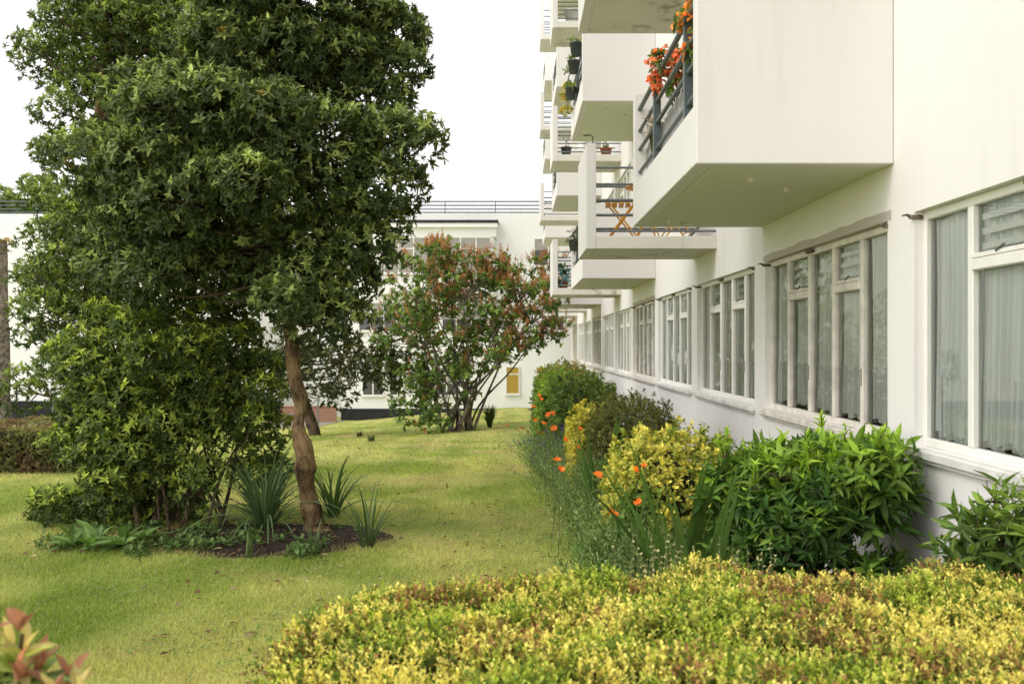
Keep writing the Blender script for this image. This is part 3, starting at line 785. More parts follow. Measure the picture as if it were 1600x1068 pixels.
# ================================================================= trees
def tree_crown(name, parent, clumps, dens, L, Wr, dark, light, nl=7, shape='lance', mat='leaf', tipfrac=.3, yellow=0.0, droop=.18, tilt=(30, 100), inner=.62, colvar=.25):
    Pn, A, Hh = clump_points(clumps, dens, inner=inner)
    n = len(Pn)
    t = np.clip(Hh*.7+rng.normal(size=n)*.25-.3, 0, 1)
    c = mixcol(dark, light, np.where(rng.random(n) < tipfrac*(.25+1.35*Hh), np.clip(t+.45, 0, 1), t*.45))*(.72+.5*Hh)[:, None]  # clump tops lightened, lower sides darkened: shading put into the leaf colour
    if yellow:
        yk = rng.random(n) < yellow; c[yk] = np.array([.20, .16, .03])
    mb = MB(); rosettes(mb, Pn, A, nl, L*rng.uniform(.75, 1.2, n), Wr, c, colvar, tilt, shape, droop)
    return obj(name, mb, M[mat], parent)
# --- front tree with the crooked trunk
g = TREE
t1 = thing('crooked_tree', 'dark glossy evergreen tree with a crooked bare brown trunk rising from the soil bed', 'tree', g)
px_ = [(497, 842, 24), (492, 822, 19), (486, 785, 15), (478, 753, 16.5), (475, 711, 16), (467, 672, 13.5), (469, 630, 11.5), (460, 584, 14), (455, 528, 12.5), (446, 470, 12), (432, 400, 10), (424, 320, 8), (420, 240, 6), (414, 160, 4)]
Yt = g[1]; pts = np.array([P(a, b, Yt+.10*math.sin(i*1.1)) for i, (a, b, r) in enumerate(px_)]); rad = np.array([r for _, _, r in px_])*Yt/F
sp = spline(pts, 24); rs = np.interp(np.linspace(0, 1, len(sp)), np.linspace(0, 1, len(rad)), rad)
mb = MB(); 
sfine = sp
kn = np.ones(len(sp)); ii = np.arange(len(sp))*7/24.
for i0, am in ((6, .25), (13, .3), (20, -.12), (25, .28), (31, .2), (38, -.15), (44, .22)): kn += am*np.exp(-((ii-i0)/1.8)**2)
n_ = 56; T = unit(np.gradient(sp, axis=0)); U_ = unit(np.cross(T, np.array([1., 0, 0]))); W_ = np.cross(T, U_); th = np.linspace(0, 2*PI, n_, endpoint=False)
hh = np.arange(len(sp))[:, None]*.012*np.ones((1, n_)); tt = th[None]*np.ones((len(sp), 1))
def ring(s1, s2, sd): return .5*(vnoise(np.cos(tt)*s1+hh*s2, np.sin(tt)*s1-hh*s2*.3, 1., sd)+vnoise(np.sin(tt)*s1-hh*s2*.5, np.cos(tt)*s1+hh*s2, 1., sd+4))-.5
rr_ = (rs*kn*.78)[:, None]*(1+.55*ring(.9, 2.6, 3)+.28*ring(2.4, 7, 9)+.20*ring(6, 9, 15)*1.2)
v = sp[:, None]+rr_[..., None]*(np.cos(tt)[..., None]*U_[:, None]+np.sin(tt)[..., None]*W_[:, None])
i = np.arange(len(sp)-1)[:, None]*n_; j = np.arange(n_)[None]; j2 = (j+1) % n_
mb.add(v.reshape(-1, 3), [np.stack([i+j, i+j2, i+n_+j2, i+n_+j], -1).reshape(-1, 4)])
sp = sp[::3]
for a in np.linspace(0, 2*PI, 6, endpoint=False):
    b = g+np.array([math.cos(a)*.26, math.sin(a)*.24, -.04]); mb.tube(spline([sp[8]+np.array([math.cos(a)*.05, math.sin(a)*.05, 0]), (sp[0]+b)/2+np.array([0, 0, .04]), b], 4), np.linspace(.05, .02, 9), 8, wob=.2, seed=5)
obj('trunk', mb, M['bark'], t1, smooth=True)
circ = [(430, -60, 150), (560, -20, 95), (400, 90, 140), (560, 100, 95), (605, 190, 70), (300, 190, 125), (270, 320, 130), (430, 260, 170), (560, 300, 95), (580, 380, 60), (500, 420, 90), (390, 420, 105), (240, 400, 90), (460, 480, 55), (530, 470, 55), (640, 205, 42), (190, 280, 70), (620, 40, 50)]
circ = [(a-12, b, r*.88) for a, b, r in circ]
env = env_px(circ, 8.7, .45)
cl = fill_clumps(env, 135, .33, .28)
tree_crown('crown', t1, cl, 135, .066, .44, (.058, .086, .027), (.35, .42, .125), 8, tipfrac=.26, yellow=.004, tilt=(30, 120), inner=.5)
mb = MB(); limbs(mb, sp[62:], cl, .016, frac=.6); obj('branches', mb, M['twig'], t1)
# --- tall tree behind on the left
g = np.array([-4.9, 11.2, float(zg(-4.9, 11.2))])
t2 = thing('tall_tree', 'tall columnar evergreen tree with small leaves behind the big leafy shrub', 'tree', g)
sp2 = spline([g-np.array([0, 0, .1]), g+np.array([.05, 0, 1.5]), g+np.array([-.1, .1, 3.2]), g+np.array([.1, 0, 5]), g+np.array([0.1, 0, 7])], 6)
mb = MB(); mb.tube(sp2, np.linspace(.14, .03, len(sp2)), 12, wob=.15); obj('trunk', mb, M['bark'], t2, smooth=True)
circ = [(210, -60, 150), (155, 20, 105), (120, 110, 76), (125, 200, 88), (112, 290, 68), (140, 360, 78), (105, 440, 48), (66, 530, 50), (48, 592, 34), (90, 590, 30), (230, 120, 130), (240, 260, 120), (75, 210, 36), (62, 100, 26), (160, 480, 70), (110, 420, 65), (150, 400, 70), (90, 500, 55)]
env = env_px(circ, 11.2, .5)
cl = fill_clumps(env, 135, .34, .28)
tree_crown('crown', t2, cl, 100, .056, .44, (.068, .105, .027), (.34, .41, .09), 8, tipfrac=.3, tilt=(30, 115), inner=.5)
mb = MB(); limbs(mb, sp2[4:], cl, .025); obj('branches', mb, M['twig'], t2)
# --- big leafy shrub below
g = gp(285, 822)
s1 = thing('leafy_shrub', 'big bushy evergreen shrub with light green tips and bare low stems beside the crooked trunk', 'shrub', g)
circ = [(190, 530, 75), (260, 560, 85), (340, 590, 85), (395, 640, 48), (190, 620, 90), (140, 560, 45), (140, 690, 55), (195, 720, 75), (130, 800, 48), (190, 790, 55), (255, 680, 65), (92, 742, 26), (350, 660, 50), (410, 690, 26), (330, 520, 60), (85, 800, 22), (330, 740, 38), (400, 735, 30), (280, 770, 40), (430, 690, 28), (240, 800, 40), (100, 790, 35)]
env = env_px(circ, 9.35, .35)
cl = fill_clumps(env, 125, .23, .19)
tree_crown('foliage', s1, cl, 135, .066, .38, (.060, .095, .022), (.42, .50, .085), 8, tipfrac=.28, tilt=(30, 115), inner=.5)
mb = MB()
stems = []
for q in range(17):
    b = g+np.array([rng.uniform(-.55, .45), rng.uniform(-.25, .25), -.05]); e = P(rng.uniform(170, 410), rng.uniform(560, 660), 9.35+rng.uniform(-.25, .25))
    s_ = spline([b, b+(e-b)*.4+rng.normal(size=3)*.07, e], 6); stems.append(s_); mb.tube(s_, np.linspace(rng.uniform(.010, .024), .006, len(s_)), 6, cap=False)
limbs(mb, np.concatenate([q[3:] for q in stems]), cl, .010, 5, frac=.8); obj('stems', mb, M['twig'], s1)
# --- lilac with brown spent blooms
g = gp(715, 674)
li = thing('lilac', 'wide multi stemmed lilac covered in brown spent blooms on the lawn before the far block', 'shrub', g)
Yl = g[1]
circ = [(640, 440, 45), (700, 430, 60), (640, 500, 50), (700, 510, 70), (770, 470, 70), (770, 420, 40), (830, 460, 45), (760, 540, 60), (840, 510, 40), (690, 580, 50), (640, 570, 45), (800, 540, 40), (660, 640, 32), (730, 590, 35), (868, 495, 20), (850, 425, 22), (862, 460, 25), (610, 470, 25), (605, 530, 25), (695, 402, 14), (748, 400, 12), (625, 600, 30), (790, 560, 25), (650, 612, 36), (628, 640, 24), (668, 658, 22)]
env = env_px(circ, Yl, 1.2)
env[:, 3] *= 1.16
cl = fill_clumps(env, 200, .28, .26)
Pn, A, Hh = clump_points(cl, 17, inner=.5)
n = len(Pn); ppx = UX+Pn[:, 0]*F/Pn[:, 1]; ppy = UY-(Pn[:, 2]-EYE)*F/Pn[:, 1]
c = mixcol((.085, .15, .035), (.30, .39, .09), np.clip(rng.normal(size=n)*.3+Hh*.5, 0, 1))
mb = MB(); rosettes(mb, Pn, A, 6, .11*rng.uniform(.7, 1.3, n), .62, c, .3, (35, 110), 'heart', .25); obj('foliage', mb, M['leafsoft'], li)
# blooms gather on the upper and right hand side of the crown
lx, lz = Pn[:, 0]-g[0], Pn[:, 2]-g[2]
bk = (rng.random(n) < .72*np.clip((lz-1.3)/1.5, .10, 1)*np.clip((lx+2.2)/1.8, .25, 1)*(.35+.9*(vnoise(lx, lz, .5, 9) > .42))) & (Hh > .2)
Q, B = Pn[bk], unit(A[bk]+np.array([0, 0, .5])); mb = MB()
for rep in range(4):
    tt = rep/3.0; m = len(Q)
    rosettes(mb, Q+B*(.08+.16*tt), B, 6, .085*(1-.5*tt)*np.ones(m), .45, mixcol((.30, .145, .055), (.50, .28, .125), rng.random(m)), .3, (25, 95), 'lance', .1)
obj('spent_blooms', mb, M['leafsoft'], li)
mb = MB(); st = []
for q in range(17):
    b = g+np.array([rng.uniform(-.45, .42), rng.uniform(-.25, .25), -.08]); ex = rng.uniform(640, 840)
    e = P(ex, rng.uniform(470, 560), Yl+rng.uniform(-1, 1)); s_ = spline([b, b+np.array([(e-b)[0]*.22, (e-b)[1]*.2, .9])+rng.normal(size=3)*.06, b+(e-b)*.62+rng.normal(size=3)*.1, e], 6)
    st.append(s_); mb.tube(s_, np.linspace(rng.uniform(.032, .055), .013, len(s_)), 8, wob=.15, seed=q)
limbs(mb, np.concatenate([q[8:] for q in st]), cl, .018, 5); obj('stems', mb, M['greytwig'], li, smooth=True)
# --- leaning tree behind the crooked trunk
g = gp(494, 680)
t3 = thing('leaning_tree', 'small leaning tree with a dark bare trunk and olive crown beyond the crooked trunk', 'tree', g)
s_ = spline([g-np.array([0, 0, .1]), P(484, 650, g[1]), P(470, 610, g[1]), P(462, 560, g[1])], 6)
mb = MB(); mb.tube(s_, np.linspace(.17, .09, len(s_)), 10, wob=.15); obj('trunk', mb, M['twig'], t3, smooth=True)
circ = [(470, 560, 55), (530, 570, 60), (590, 580, 45), (430, 580, 40), (520, 610, 32), (610, 550, 40), (560, 520, 55), (480, 500, 50)]
cl = fill_clumps(env_px(circ, g[1], .9), 80, .36, .28)
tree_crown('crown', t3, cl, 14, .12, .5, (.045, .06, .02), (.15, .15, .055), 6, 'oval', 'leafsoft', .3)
mb = MB(); limbs(mb, s_[12:], cl, .02, 5, frac=.35); obj('branches', mb, M['twig'], t3)
# --- pollarded trunk at the far left
g = gp(2, 662)
t4 = thing('pollarded_tree', 'thick grey pollarded trunk with a tuft of yellowing leaves at the left edge', 'tree', g)
h_ = (662-375)*g[1]/F; s_ = spline([g-np.array([0, 0, .2]), g+np.array([.05, 0, .5]), g+np.array([0, 0, h_*.5]), g+np.array([-.05, 0, h_])], 8)
mb = MB(); mb.tube(s_, np.interp(np.linspace(0, 1, len(s_)), [0, .12, 1], [.48, .33, .24]), 16, wob=.15, seed=2); obj('trunk', mb, M['greytwig'], t4, smooth=True)
cl = np.array([[*(g+np.array([rng.uniform(-.35, .3), rng.uniform(-.2, .2), h_+rng.uniform(-.5, .35)])), .22] for _ in range(9)])
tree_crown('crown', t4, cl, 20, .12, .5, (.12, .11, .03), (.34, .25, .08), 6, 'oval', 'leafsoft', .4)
# --- tree beyond the roof
g = np.array([-26.5, 54, -2.]); t5 = thing('roof_line_tree', 'pale green tree showing above the flat roof at the far left', 'tree', g)
mb = MB(); mb.tube([g, g+np.array([0, 0, 6]), g+np.array([.2, 0, 11])], [.35, .25, .1], 8); obj('trunk', mb, M['greytwig'], t5)
cl = fill_clumps(np.array([[-27, 54, 9.5, 2.2], [-25.3, 54, 8.4, 1.6], [-28.6, 54, 8.4, 2.2]]), 60, .6, .4)
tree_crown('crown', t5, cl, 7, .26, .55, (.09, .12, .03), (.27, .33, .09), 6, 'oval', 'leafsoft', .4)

# ================================================================= bed shrubs
def dome(name, label, cat, cen, rad, dens, L, Wr, dark, light, tipfrac, shape='oval', nl=6, mat='leafsoft', power=3.6, group=None, core=True, patch=None, colvar=.25, tilt=(25, 95), rough=.10):
    g = np.array([cen[0], cen[1], float(zg(cen[0], cen[1]))]); o = thing(name, label, cat, g, group)
    rx, ry, rz = rad
    n = int(dens*2*PI*((rx*ry+rx*rz+ry*rz)/3)*1.9)
    fa_ = np.array([rx*ry*4, rx*rz*4, ry*rz*4]); fk = rng.choice(3, n, p=fa_/fa_.sum()); q1, q2 = rng.uniform(-1, 1, (2, n)); sg = np.sign(rng.normal(size=n)); h1 = rng.uniform(0, 1, n)
    d = np.where((fk == 0)[:, None], np.stack([q1, q2, np.ones(n)], -1), np.where((fk == 1)[:, None], np.stack([q1, sg, h1], -1), np.stack([sg, q1, h1], -1)))
    s = (np.abs(d)**power).sum(1)**(-1/power)
    bump = 1+rough*(vnoise(d[:, 0]*3+cen[0], d[:, 1]*3+d[:, 2]*2.3, .55, 6)-.5)*2
    p = g+d*(s*bump*rng.uniform(.90, 1.03, n))[:, None]*np.array([rx, ry, rz])+np.array([0, 0, .10])
    p[:, 2] = np.maximum(p[:, 2], g[2]+.03)
    ax = unit(d/np.array([rx, ry, rz])*.6+np.array([0, 0, .45])+rng.normal(size=(n, 3))*.3)
    t = np.where(rng.random(n) < tipfrac, np.clip(.75+rng.normal(size=n)*.2, 0, 1), np.clip(rng.normal(size=n)*.2+.2, 0, 1))
    c = mixcol(dark, light, t)
    if patch is not None:
        pc, thr, seed = patch; k = vnoise(p[:, 0], p[:, 1]+p[:, 2], .3, seed) > thr; c[k] = np.array(pc)*rng.uniform(.7, 1.2, (k.sum(), 1))
    mb = MB(); rosettes(mb, p, ax, nl, L*rng.uniform(.7, 1.25, n), Wr, c, colvar, tilt, shape, .1, stem=L*.5); obj('foliage', mb, M[mat], o)
    if core:
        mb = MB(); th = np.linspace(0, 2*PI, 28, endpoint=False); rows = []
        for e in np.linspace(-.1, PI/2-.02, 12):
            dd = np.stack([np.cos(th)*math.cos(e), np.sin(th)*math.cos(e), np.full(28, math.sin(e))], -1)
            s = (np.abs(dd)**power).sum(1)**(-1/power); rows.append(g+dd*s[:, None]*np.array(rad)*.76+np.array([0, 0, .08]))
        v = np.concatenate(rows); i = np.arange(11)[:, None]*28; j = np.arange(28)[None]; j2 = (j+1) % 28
        mb.add(v, [np.stack([i+j, i+j2, i+28+j2, i+28+j], -1).reshape(-1, 4), [[11*28+q for q in range(28)]]]); obj('dark_core', mb, M['core'], o, smooth=True)  # solid dark core closing the gaps behind the leaves
    return o
dome('euonymus_bush', 'clipped bush of bright yellow variegated leaves between two dark bushes', 'bush', (1.20, 7.35), (.51, .50, .96), 560, .038, .62, (.17, .23, .035), (.70, .62, .13), .56, 'oval', 6, patch=((.15, .22, .035), .72, 3))
dome('box_bush', 'clipped olive green bush of tiny leaves against the wall', 'bush', (1.25, 10.3), (.48, .75, 1.12), 720, .032, .5, (.085, .098, .026), (.25, .24, .07), .4, 'oval', 7)
dome('gold_bush', 'low golden yellow bush squeezed in beside the olive green bush', 'bush', (.86, 11.3), (.24, .6, .98), 420, .05, .55, (.26, .28, .04), (.66, .56, .11), .55, 'oval', 6)
dome('privet_bush', 'rounded dark green bush with brighter green left side', 'bush', (1.02, 14.4), (.50, .9, 1.30), 340, .045, .5, (.055, .09, .02), (.20, .28, .05), .35, 'oval', 7)
dome('fresh_green_bush', 'fresh light green bush behind the rounded dark green one', 'bush', (.68, 15.8), (.34, .8, 1.36), 220, .06, .5, (.10, .17, .03), (.25, .36, .05), .5, 'oval', 6)
dome('tawny_bush', 'tawny yellow topped bush farthest along the flower bed', 'bush', (.98, 17.6), (.52, 1.1, 1.52), 160, .06, .5, (.12, .15, .03), (.42, .31, .07), .5, 'oval', 6)
dome('end_bush', 'plain green bush at the far end of the flower bed', 'bush', (1.0, 21.5), (.6, 1.6, 1.5), 90, .08, .5, (.06, .10, .02), (.2, .26, .05), .4, 'oval', 6)
# --- big green shrub by the wall, open at the base
def open_shrub(name, label, g, spheres, nclump, rc, dens, L, Wr, dark, light, nl, nst, spread, tipfrac=.3, shoots=0, zdrop=0.0):
    o = thing(name, label, 'shrub', g)
    cl = fill_clumps(np.array(spheres)-np.array([0, 0, zdrop, 0]), nclump, rc, rc*.75)
    cl = cl[cl[:, 0]+cl[:, 3]*.6 < XW-.03]
    Pn, A, Hh = clump_points(cl, dens, inner=.5); k = Pn[:, 0] < XW-.06; Pn, A, Hh = Pn[k], A[k], Hh[k]; n = len(Pn)
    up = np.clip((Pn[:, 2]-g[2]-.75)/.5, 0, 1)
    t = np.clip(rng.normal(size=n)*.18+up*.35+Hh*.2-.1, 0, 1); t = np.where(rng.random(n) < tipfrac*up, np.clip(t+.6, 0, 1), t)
    mb = MB(); rosettes(mb, Pn, A, nl, L*rng.uniform(.7, 1.25, n), Wr, mixcol(dark, light, t), .25, (25, 105), 'lance', .22, .22, stem=.05)
    mb2 = MB(); st = []
    for q in range(nst):
        c = cl[rng.integers(len(cl))]; b = g+np.array([rng.normal()*spread, rng.normal()*spread, -.05])
        s_ = spline([b, b+(c[:3]-b)*.5+rng.normal(size=3)*.05, c[:3]], 5); st.append(s_); mb2.tube(s_, np.linspace(.014, .005, len(s_)), 6, cap=False)
    for q in range(shoots):
        c = cl[rng.integers(len(cl))]; b = c[:3]+np.array([0, 0, c[3]*.5])
        if b[2] < g[2]+.85 or b[0] > XW-.25: continue
        hgt = rng.uniform(.12, .26); e = b+np.array([rng.normal()*.04, rng.normal()*.04, hgt]); mb2.tube([b, (b+e)/2, e], [.006, .005, .003], 5, cap=False)
        m = 5; pp = np.array([b+(e-b)*t for t in np.linspace(.3, 1, m)]); rosettes(mb, pp, np.repeat((e-b)[None], m, 0), 5, L*np.linspace(.9, .55, m), Wr, np.array(light)*np.linspace(.8, 1.15, m)[:, None], .15, (15, 65), 'lance', .15)
    limbs(mb2, np.concatenate([s_[2:] for s_ in st]), cl, .007, 4)
    obj('foliage', mb, M['leaf'], o); obj('stems', mb2, M['twig'], o); return o
g = np.array([1.62, 5.75, 0.0])
open_shrub('laurel_shrub', 'large deep green shrub with long pointed leaves in front of the second window', g,
           [(1.62, 5.7, .95, .33), (1.85, 5.6, .98, .33), (1.42, 5.8, .92, .26), (2.0, 5.35, 1.04, .26), (1.42, 5.6, .62, .24), (1.6, 5.4, .85, .3), (1.50, 6.0, .98, .26), (1.75, 6.1, .96, .28), (1.35, 5.5, .35, .2), (2.0, 5.25, .5, .16)],
           120, .15, 70, .098, .32, (.045, .10, .018), (.29, .43, .05), 8, 26, .16, .5, 34, .12)
g = np.array([2.0, 4.15, 0.0])
open_shrub('green_shrub', 'smaller bright green shrub with drooping pointed leaves at the right edge below the nearest window', g,
           [(2.10, 4.1, .92, .18), (2.14, 3.95, .78, .18), (2.04, 4.15, .66, .15), (2.14, 4.0, 1.02, .12), (2.12, 3.9, .5, .16)],
           40, .12, 60, .105, .27, (.06, .11, .022), (.26, .37, .06), 7, 12, .08, .5, 10)
# ================================================================= foreground hedge
def hedge_h(x, y): return .888+.065*(fbm(x, y, .55, 12)-.5)*2-.07*np.clip(x-1.1, 0, 1.2)-.03*np.clip(-x, 0, 1)+.06*(fbm(x, y, .17, 14)-.5)*2
hg = thing('honeysuckle_hedge', 'wide clipped hedge of tiny yellow green leaves with brown patches across the foreground', 'hedge', (.7, 2.6, 0))
def hedge_left(y): return -.64-.05*np.sin(y*5)+.03*(y-2.4)
def hedge_far(x): return 3.45+.10*np.sin(x*4)+.07*np.sin(x*9+1)+.12*np.clip(x, 0, 1)-.12*np.clip(-x-.1, 0, 1)
n = 40000; x = rng.uniform(-.85, 2.2, n); y = rng.uniform(1.25, 3.75, n)
ok = (x > hedge_left(y)) & (y < hedge_far(x)); x, y = x[ok], y[ok]
edge = np.minimum(x-hedge_left(y), hedge_far(x)-y); rnd = np.clip(edge/.16, 0, 1)
z = hedge_h(x, y)-.13*(1-np.sqrt(1-(1-rnd)**2))-rng.random(len(x))**2*.06
Pt = np.stack([x, y, z], -1); At = unit(np.stack([rng.normal(size=len(x))*.35, rng.normal(size=len(x))*.35, np.full(len(x), .9)], -1)+np.stack([(x < hedge_left(y)+.1)*-.6, (y > hedge_far(x)-.1)*.5, 0*x], -1))
# side faces: the left end and the back
m = 5500; yl = rng.uniform(1.25, 3.4, m); zl = rng.uniform(.05, .80, m); xl = hedge_left(yl)+.02+.04*rng.normal(size=m)
Ps = np.stack([xl, yl, zl], -1); As = unit(np.array([-.8, 0, .45])+rng.normal(size=(m, 3))*.3)
m = 6000; xr = rng.uniform(-.5, 2.2, m); zr = rng.uniform(.1, .80, m); Pb = np.stack([xr, hedge_far(xr)-.02+.04*rng.normal(size=m), zr], -1); Ab = unit(np.array([0, .8, .45])+rng.normal(size=(m, 3))*.3)
Pa = np.concatenate([Pt, Ps, Pb]); Aa = np.concatenate([At, As, Ab]); n = len(Pa)
yel = np.array([.84, .75, .20]); lim = np.array([.46, .54, .08]); grn = np.array([.13, .21, .03]); brn = np.array([.36, .205, .085])
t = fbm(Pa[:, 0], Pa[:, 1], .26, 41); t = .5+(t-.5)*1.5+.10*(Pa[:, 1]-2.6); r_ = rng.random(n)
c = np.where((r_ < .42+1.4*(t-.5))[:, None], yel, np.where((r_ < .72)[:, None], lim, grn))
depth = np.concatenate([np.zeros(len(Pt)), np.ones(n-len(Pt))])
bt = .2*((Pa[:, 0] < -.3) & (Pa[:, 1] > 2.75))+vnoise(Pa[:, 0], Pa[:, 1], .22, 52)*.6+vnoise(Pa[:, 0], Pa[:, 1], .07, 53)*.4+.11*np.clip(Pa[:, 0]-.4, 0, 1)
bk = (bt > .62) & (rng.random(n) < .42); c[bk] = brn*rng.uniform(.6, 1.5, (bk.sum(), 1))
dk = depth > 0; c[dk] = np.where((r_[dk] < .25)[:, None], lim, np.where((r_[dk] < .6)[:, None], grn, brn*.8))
mb = MB(); nl = 9
A = unit(Aa); U = unit(np.cross(A, rdir(n))); V = np.cross(A, U); k = np.arange(nl)
th = k[None]*PI/2*1.05+rng.uniform(0, 6.28, (n, 1)); tl = np.radians(65-25*k[None]/(nl-1)+rng.uniform(-12, 12, (n, nl)))
D = np.cos(tl)[..., None]*A[:, None]+np.sin(tl)[..., None]*(np.cos(th)[..., None]*U[:, None]+np.sin(th)[..., None]*V[:, None])
hl = rng.uniform(.03, .065, n); pos = Pa[:, None]+A[:, None]*(hl[:, None]*(k[None]/(nl-1)-.3))[..., None]
LL = rng.uniform(.009, .0175, (n, nl)); cc = c[:, None]*(.30+.85*k[None, :, None]/(nl-1))*rng.uniform(.8, 1.2, (n, nl, 1))  # sprig bases darkened: shade of the gaps put into leaf colour
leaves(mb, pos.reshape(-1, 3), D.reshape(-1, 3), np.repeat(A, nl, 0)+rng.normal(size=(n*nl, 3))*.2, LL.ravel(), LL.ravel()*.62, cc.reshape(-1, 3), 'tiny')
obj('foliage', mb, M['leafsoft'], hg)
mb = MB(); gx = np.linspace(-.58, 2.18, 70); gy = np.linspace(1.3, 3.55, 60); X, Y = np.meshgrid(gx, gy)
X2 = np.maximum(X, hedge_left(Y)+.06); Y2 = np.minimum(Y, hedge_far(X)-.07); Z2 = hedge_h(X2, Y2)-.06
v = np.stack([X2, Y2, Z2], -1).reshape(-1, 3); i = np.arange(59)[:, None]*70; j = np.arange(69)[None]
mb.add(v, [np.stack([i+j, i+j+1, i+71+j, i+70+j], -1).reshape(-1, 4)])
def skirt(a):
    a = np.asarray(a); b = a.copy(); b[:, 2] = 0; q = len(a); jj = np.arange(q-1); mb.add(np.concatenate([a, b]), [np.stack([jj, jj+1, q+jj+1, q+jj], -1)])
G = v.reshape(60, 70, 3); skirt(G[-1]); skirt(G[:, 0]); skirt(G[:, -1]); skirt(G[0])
obj('dark_core', mb, M['core'], hg, smooth=False)  # solid dark shell under the hedge sprigs, no separate twigs
# ================================================================= left hedge
hl_ = thing('low_hedge', 'low bronze green clipped hedge at the left edge of the lawn', 'hedge', gp(40, 735))
g = gp(40, 735); n = 5200
x = rng.uniform(-2.6, .95, n); y = rng.uniform(-.5, 1.0, n); top = rng.random(n) < .5
z = np.where(top, .70+.05*vnoise(x, y, .3, 3), rng.uniform(.03, .7, n)); y = np.where(top, y, -.5+.04*rng.normal(size=n)); sd = rng.random(n) < .15; x = np.where(sd & ~top, .95, x); y = np.where(sd & ~top, rng.uniform(-.5, 1, n), y)
r_ = np.clip(((x+.8)/1.75)**8, 0, 1); z = z*(1-.18*r_)*(.85+.2*vnoise(x+5, y, .8, 5))
Pn = g+np.stack([x, y, z], -1); Pn[:, 2] = np.maximum(Pn[:, 2], zg(Pn[:, 0], Pn[:, 1])+.03)
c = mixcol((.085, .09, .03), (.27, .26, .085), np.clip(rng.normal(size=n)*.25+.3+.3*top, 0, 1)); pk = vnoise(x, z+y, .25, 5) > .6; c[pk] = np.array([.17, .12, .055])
mb = MB(); rosettes(mb, Pn, unit(np.where(top[:, None], [[0, 0, 1.]], [[0, -.8, .5]])+rng.normal(size=(n, 3))*.3), 7, .04*rng.uniform(.7, 1.3, n), .5, c, .3, (25, 90), 'oval', .1, stem=.03)
obj('foliage', mb, M['leafsoft'], hl_); mb = MB(); mb.bbox(g[0]-2.6, g[0]+.85, g[1]-.42, g[1]+1.0, g[2]-.1, g[2]+.55, .08); obj('dark_core', mb, M['core'], hl_)  # plain dark block filling the hedge behind its leaves
# ================================================================= red tipped shrub, bottom left corner
g = np.array([-.90, 1.55, 0.]); ph = thing('red_tipped_shrub', 'shrub with cream, green and red young leaves in the near left corner', 'shrub', g)
mb = MB(); ms = MB()
tips = [(35, 990), (15, 1015), (60, 1045), (110, 1060), (5, 1050), (30, 1065), (85, 1085), (130, 1085), (-20, 1000), (-30, 1050), (10, 1090), (50, 1095), (150, 1110), (-60, 1040), (100, 1120), (0, 1130), (60, 1130), (-40, 1110)]
for i, (a, b) in enumerate(tips):
    e = P(a, b, 1.55+rng.uniform(-.10, .10)); bs = g+np.array([rng.normal()*.06, rng.normal()*.06, 0])
    s_ = spline([bs, bs+(e-bs)*.5+rng.normal(size=3)*.03, e], 5); ms.tube(s_, np.linspace(.009, .003, len(s_)), 6, cap=False)
    for lev in range(6):
        q = s_[-1-lev] if lev < 2 else s_[-1]-(s_[-1]-s_[-3])*(.12*lev)
        q = e+np.array([0, 0, -.022*lev])+rng.normal(size=3)*.004
        cc = [(.42, .20, .13), (.50, .42, .17), (.46, .48, .14), (.30, .40, .08), (.17, .24, .075), (.12, .18, .055)][min(5, lev+(i % 3 == 1))]
        rosettes(mb, q[None], (e-s_[-4]+np.array([0, 0, .05]))[None], 5, np.array([.050+.006*lev]), .36, np.array([cc]), .35, (12+9*lev, 45+9*lev), 'oval', .15, .25)
        if lev > 2: rosettes(mb, q[None]-.01, (e-s_[-4]+np.array([0, 0, .05]))[None], 3, np.array([.05]), .36, np.array([[.50, .46, .28]]), .2, (50, 90), 'oval', .15, .25)
obj('foliage', mb, M['leafsoft'], ph); obj('stems', ms, M['twig'], ph)
# ================================================================= strap leaved plants
def strap(mb, base, n, L, wd, lean, col, droop=.5, seed=0, twist=.3, seg=9, fan=None):
    r = np.random.default_rng(seed)
    for q in range(n):
        a = r.uniform(0, 2*PI) if fan is None else (fan+r.normal()*.25+(PI if r.random() < .5 else 0)); l = L*r.uniform(.6, 1.15); ln = abs(r.normal())*lean+lean*.35
        dv = np.array([math.cos(a), math.sin(a), 0]); sd = np.array([-math.sin(a), math.cos(a), 0])
        if fan is not None: sd, _ = np.array([math.cos(fan), math.sin(fan), 0])*.9+dv*.1, 0
        b = base+dv*r.uniform(0, .05)+sd*r.normal()*.02
        t = np.linspace(0, 1, seg); th = ln*(.4+.6*t)+droop*r.uniform(.3, 1.3)*t*t*1.7
        st = l/(seg-1); dx = np.concatenate([[0], np.cumsum(np.sin(th[:-1]))*st]); dz = np.concatenate([[0], np.cumsum(np.cos(th[:-1]))*st])
        c = b+dv[None]*dx[:, None]+np.array([0, 0, 1])*dz[:, None]
        wv = wd*np.clip(np.minimum(t*6+.5, 1)*(1-t**3), .03, 1)[:, None]; nr = np.stack([-dv[0]*np.cos(th), -dv[1]*np.cos(th), np.sin(th)], -1)
        v = np.stack([c+sd*wv-nr*wv*.0, c-nr*wv*.35*-1, c-sd*wv], 1).reshape(-1, 3)
        i = np.arange(seg-1)*3; f = np.concatenate([np.stack([i, i+1, i+4, i+3], -1), np.stack([i+1, i+2, i+5, i+4], -1)])
        cc = np.array(col)*r.uniform(.65, 1.35); cc = np.repeat((cc[None]*np.linspace(.8, 1.15, seg)[:, None])[:, None], 3, 1).reshape(-1, 3)
        mb.add(v, [f], cc)
def strap_plant(name, label, cat, g, group=None, **kw):
    mb = MB(); strap(mb, np.asarray(g)+np.array([0, 0, -.01]), **kw); o = obj(name, mb, M['leaf'], org=g); return tag(o, label, cat, group)
AG = (.115, .185, .07)
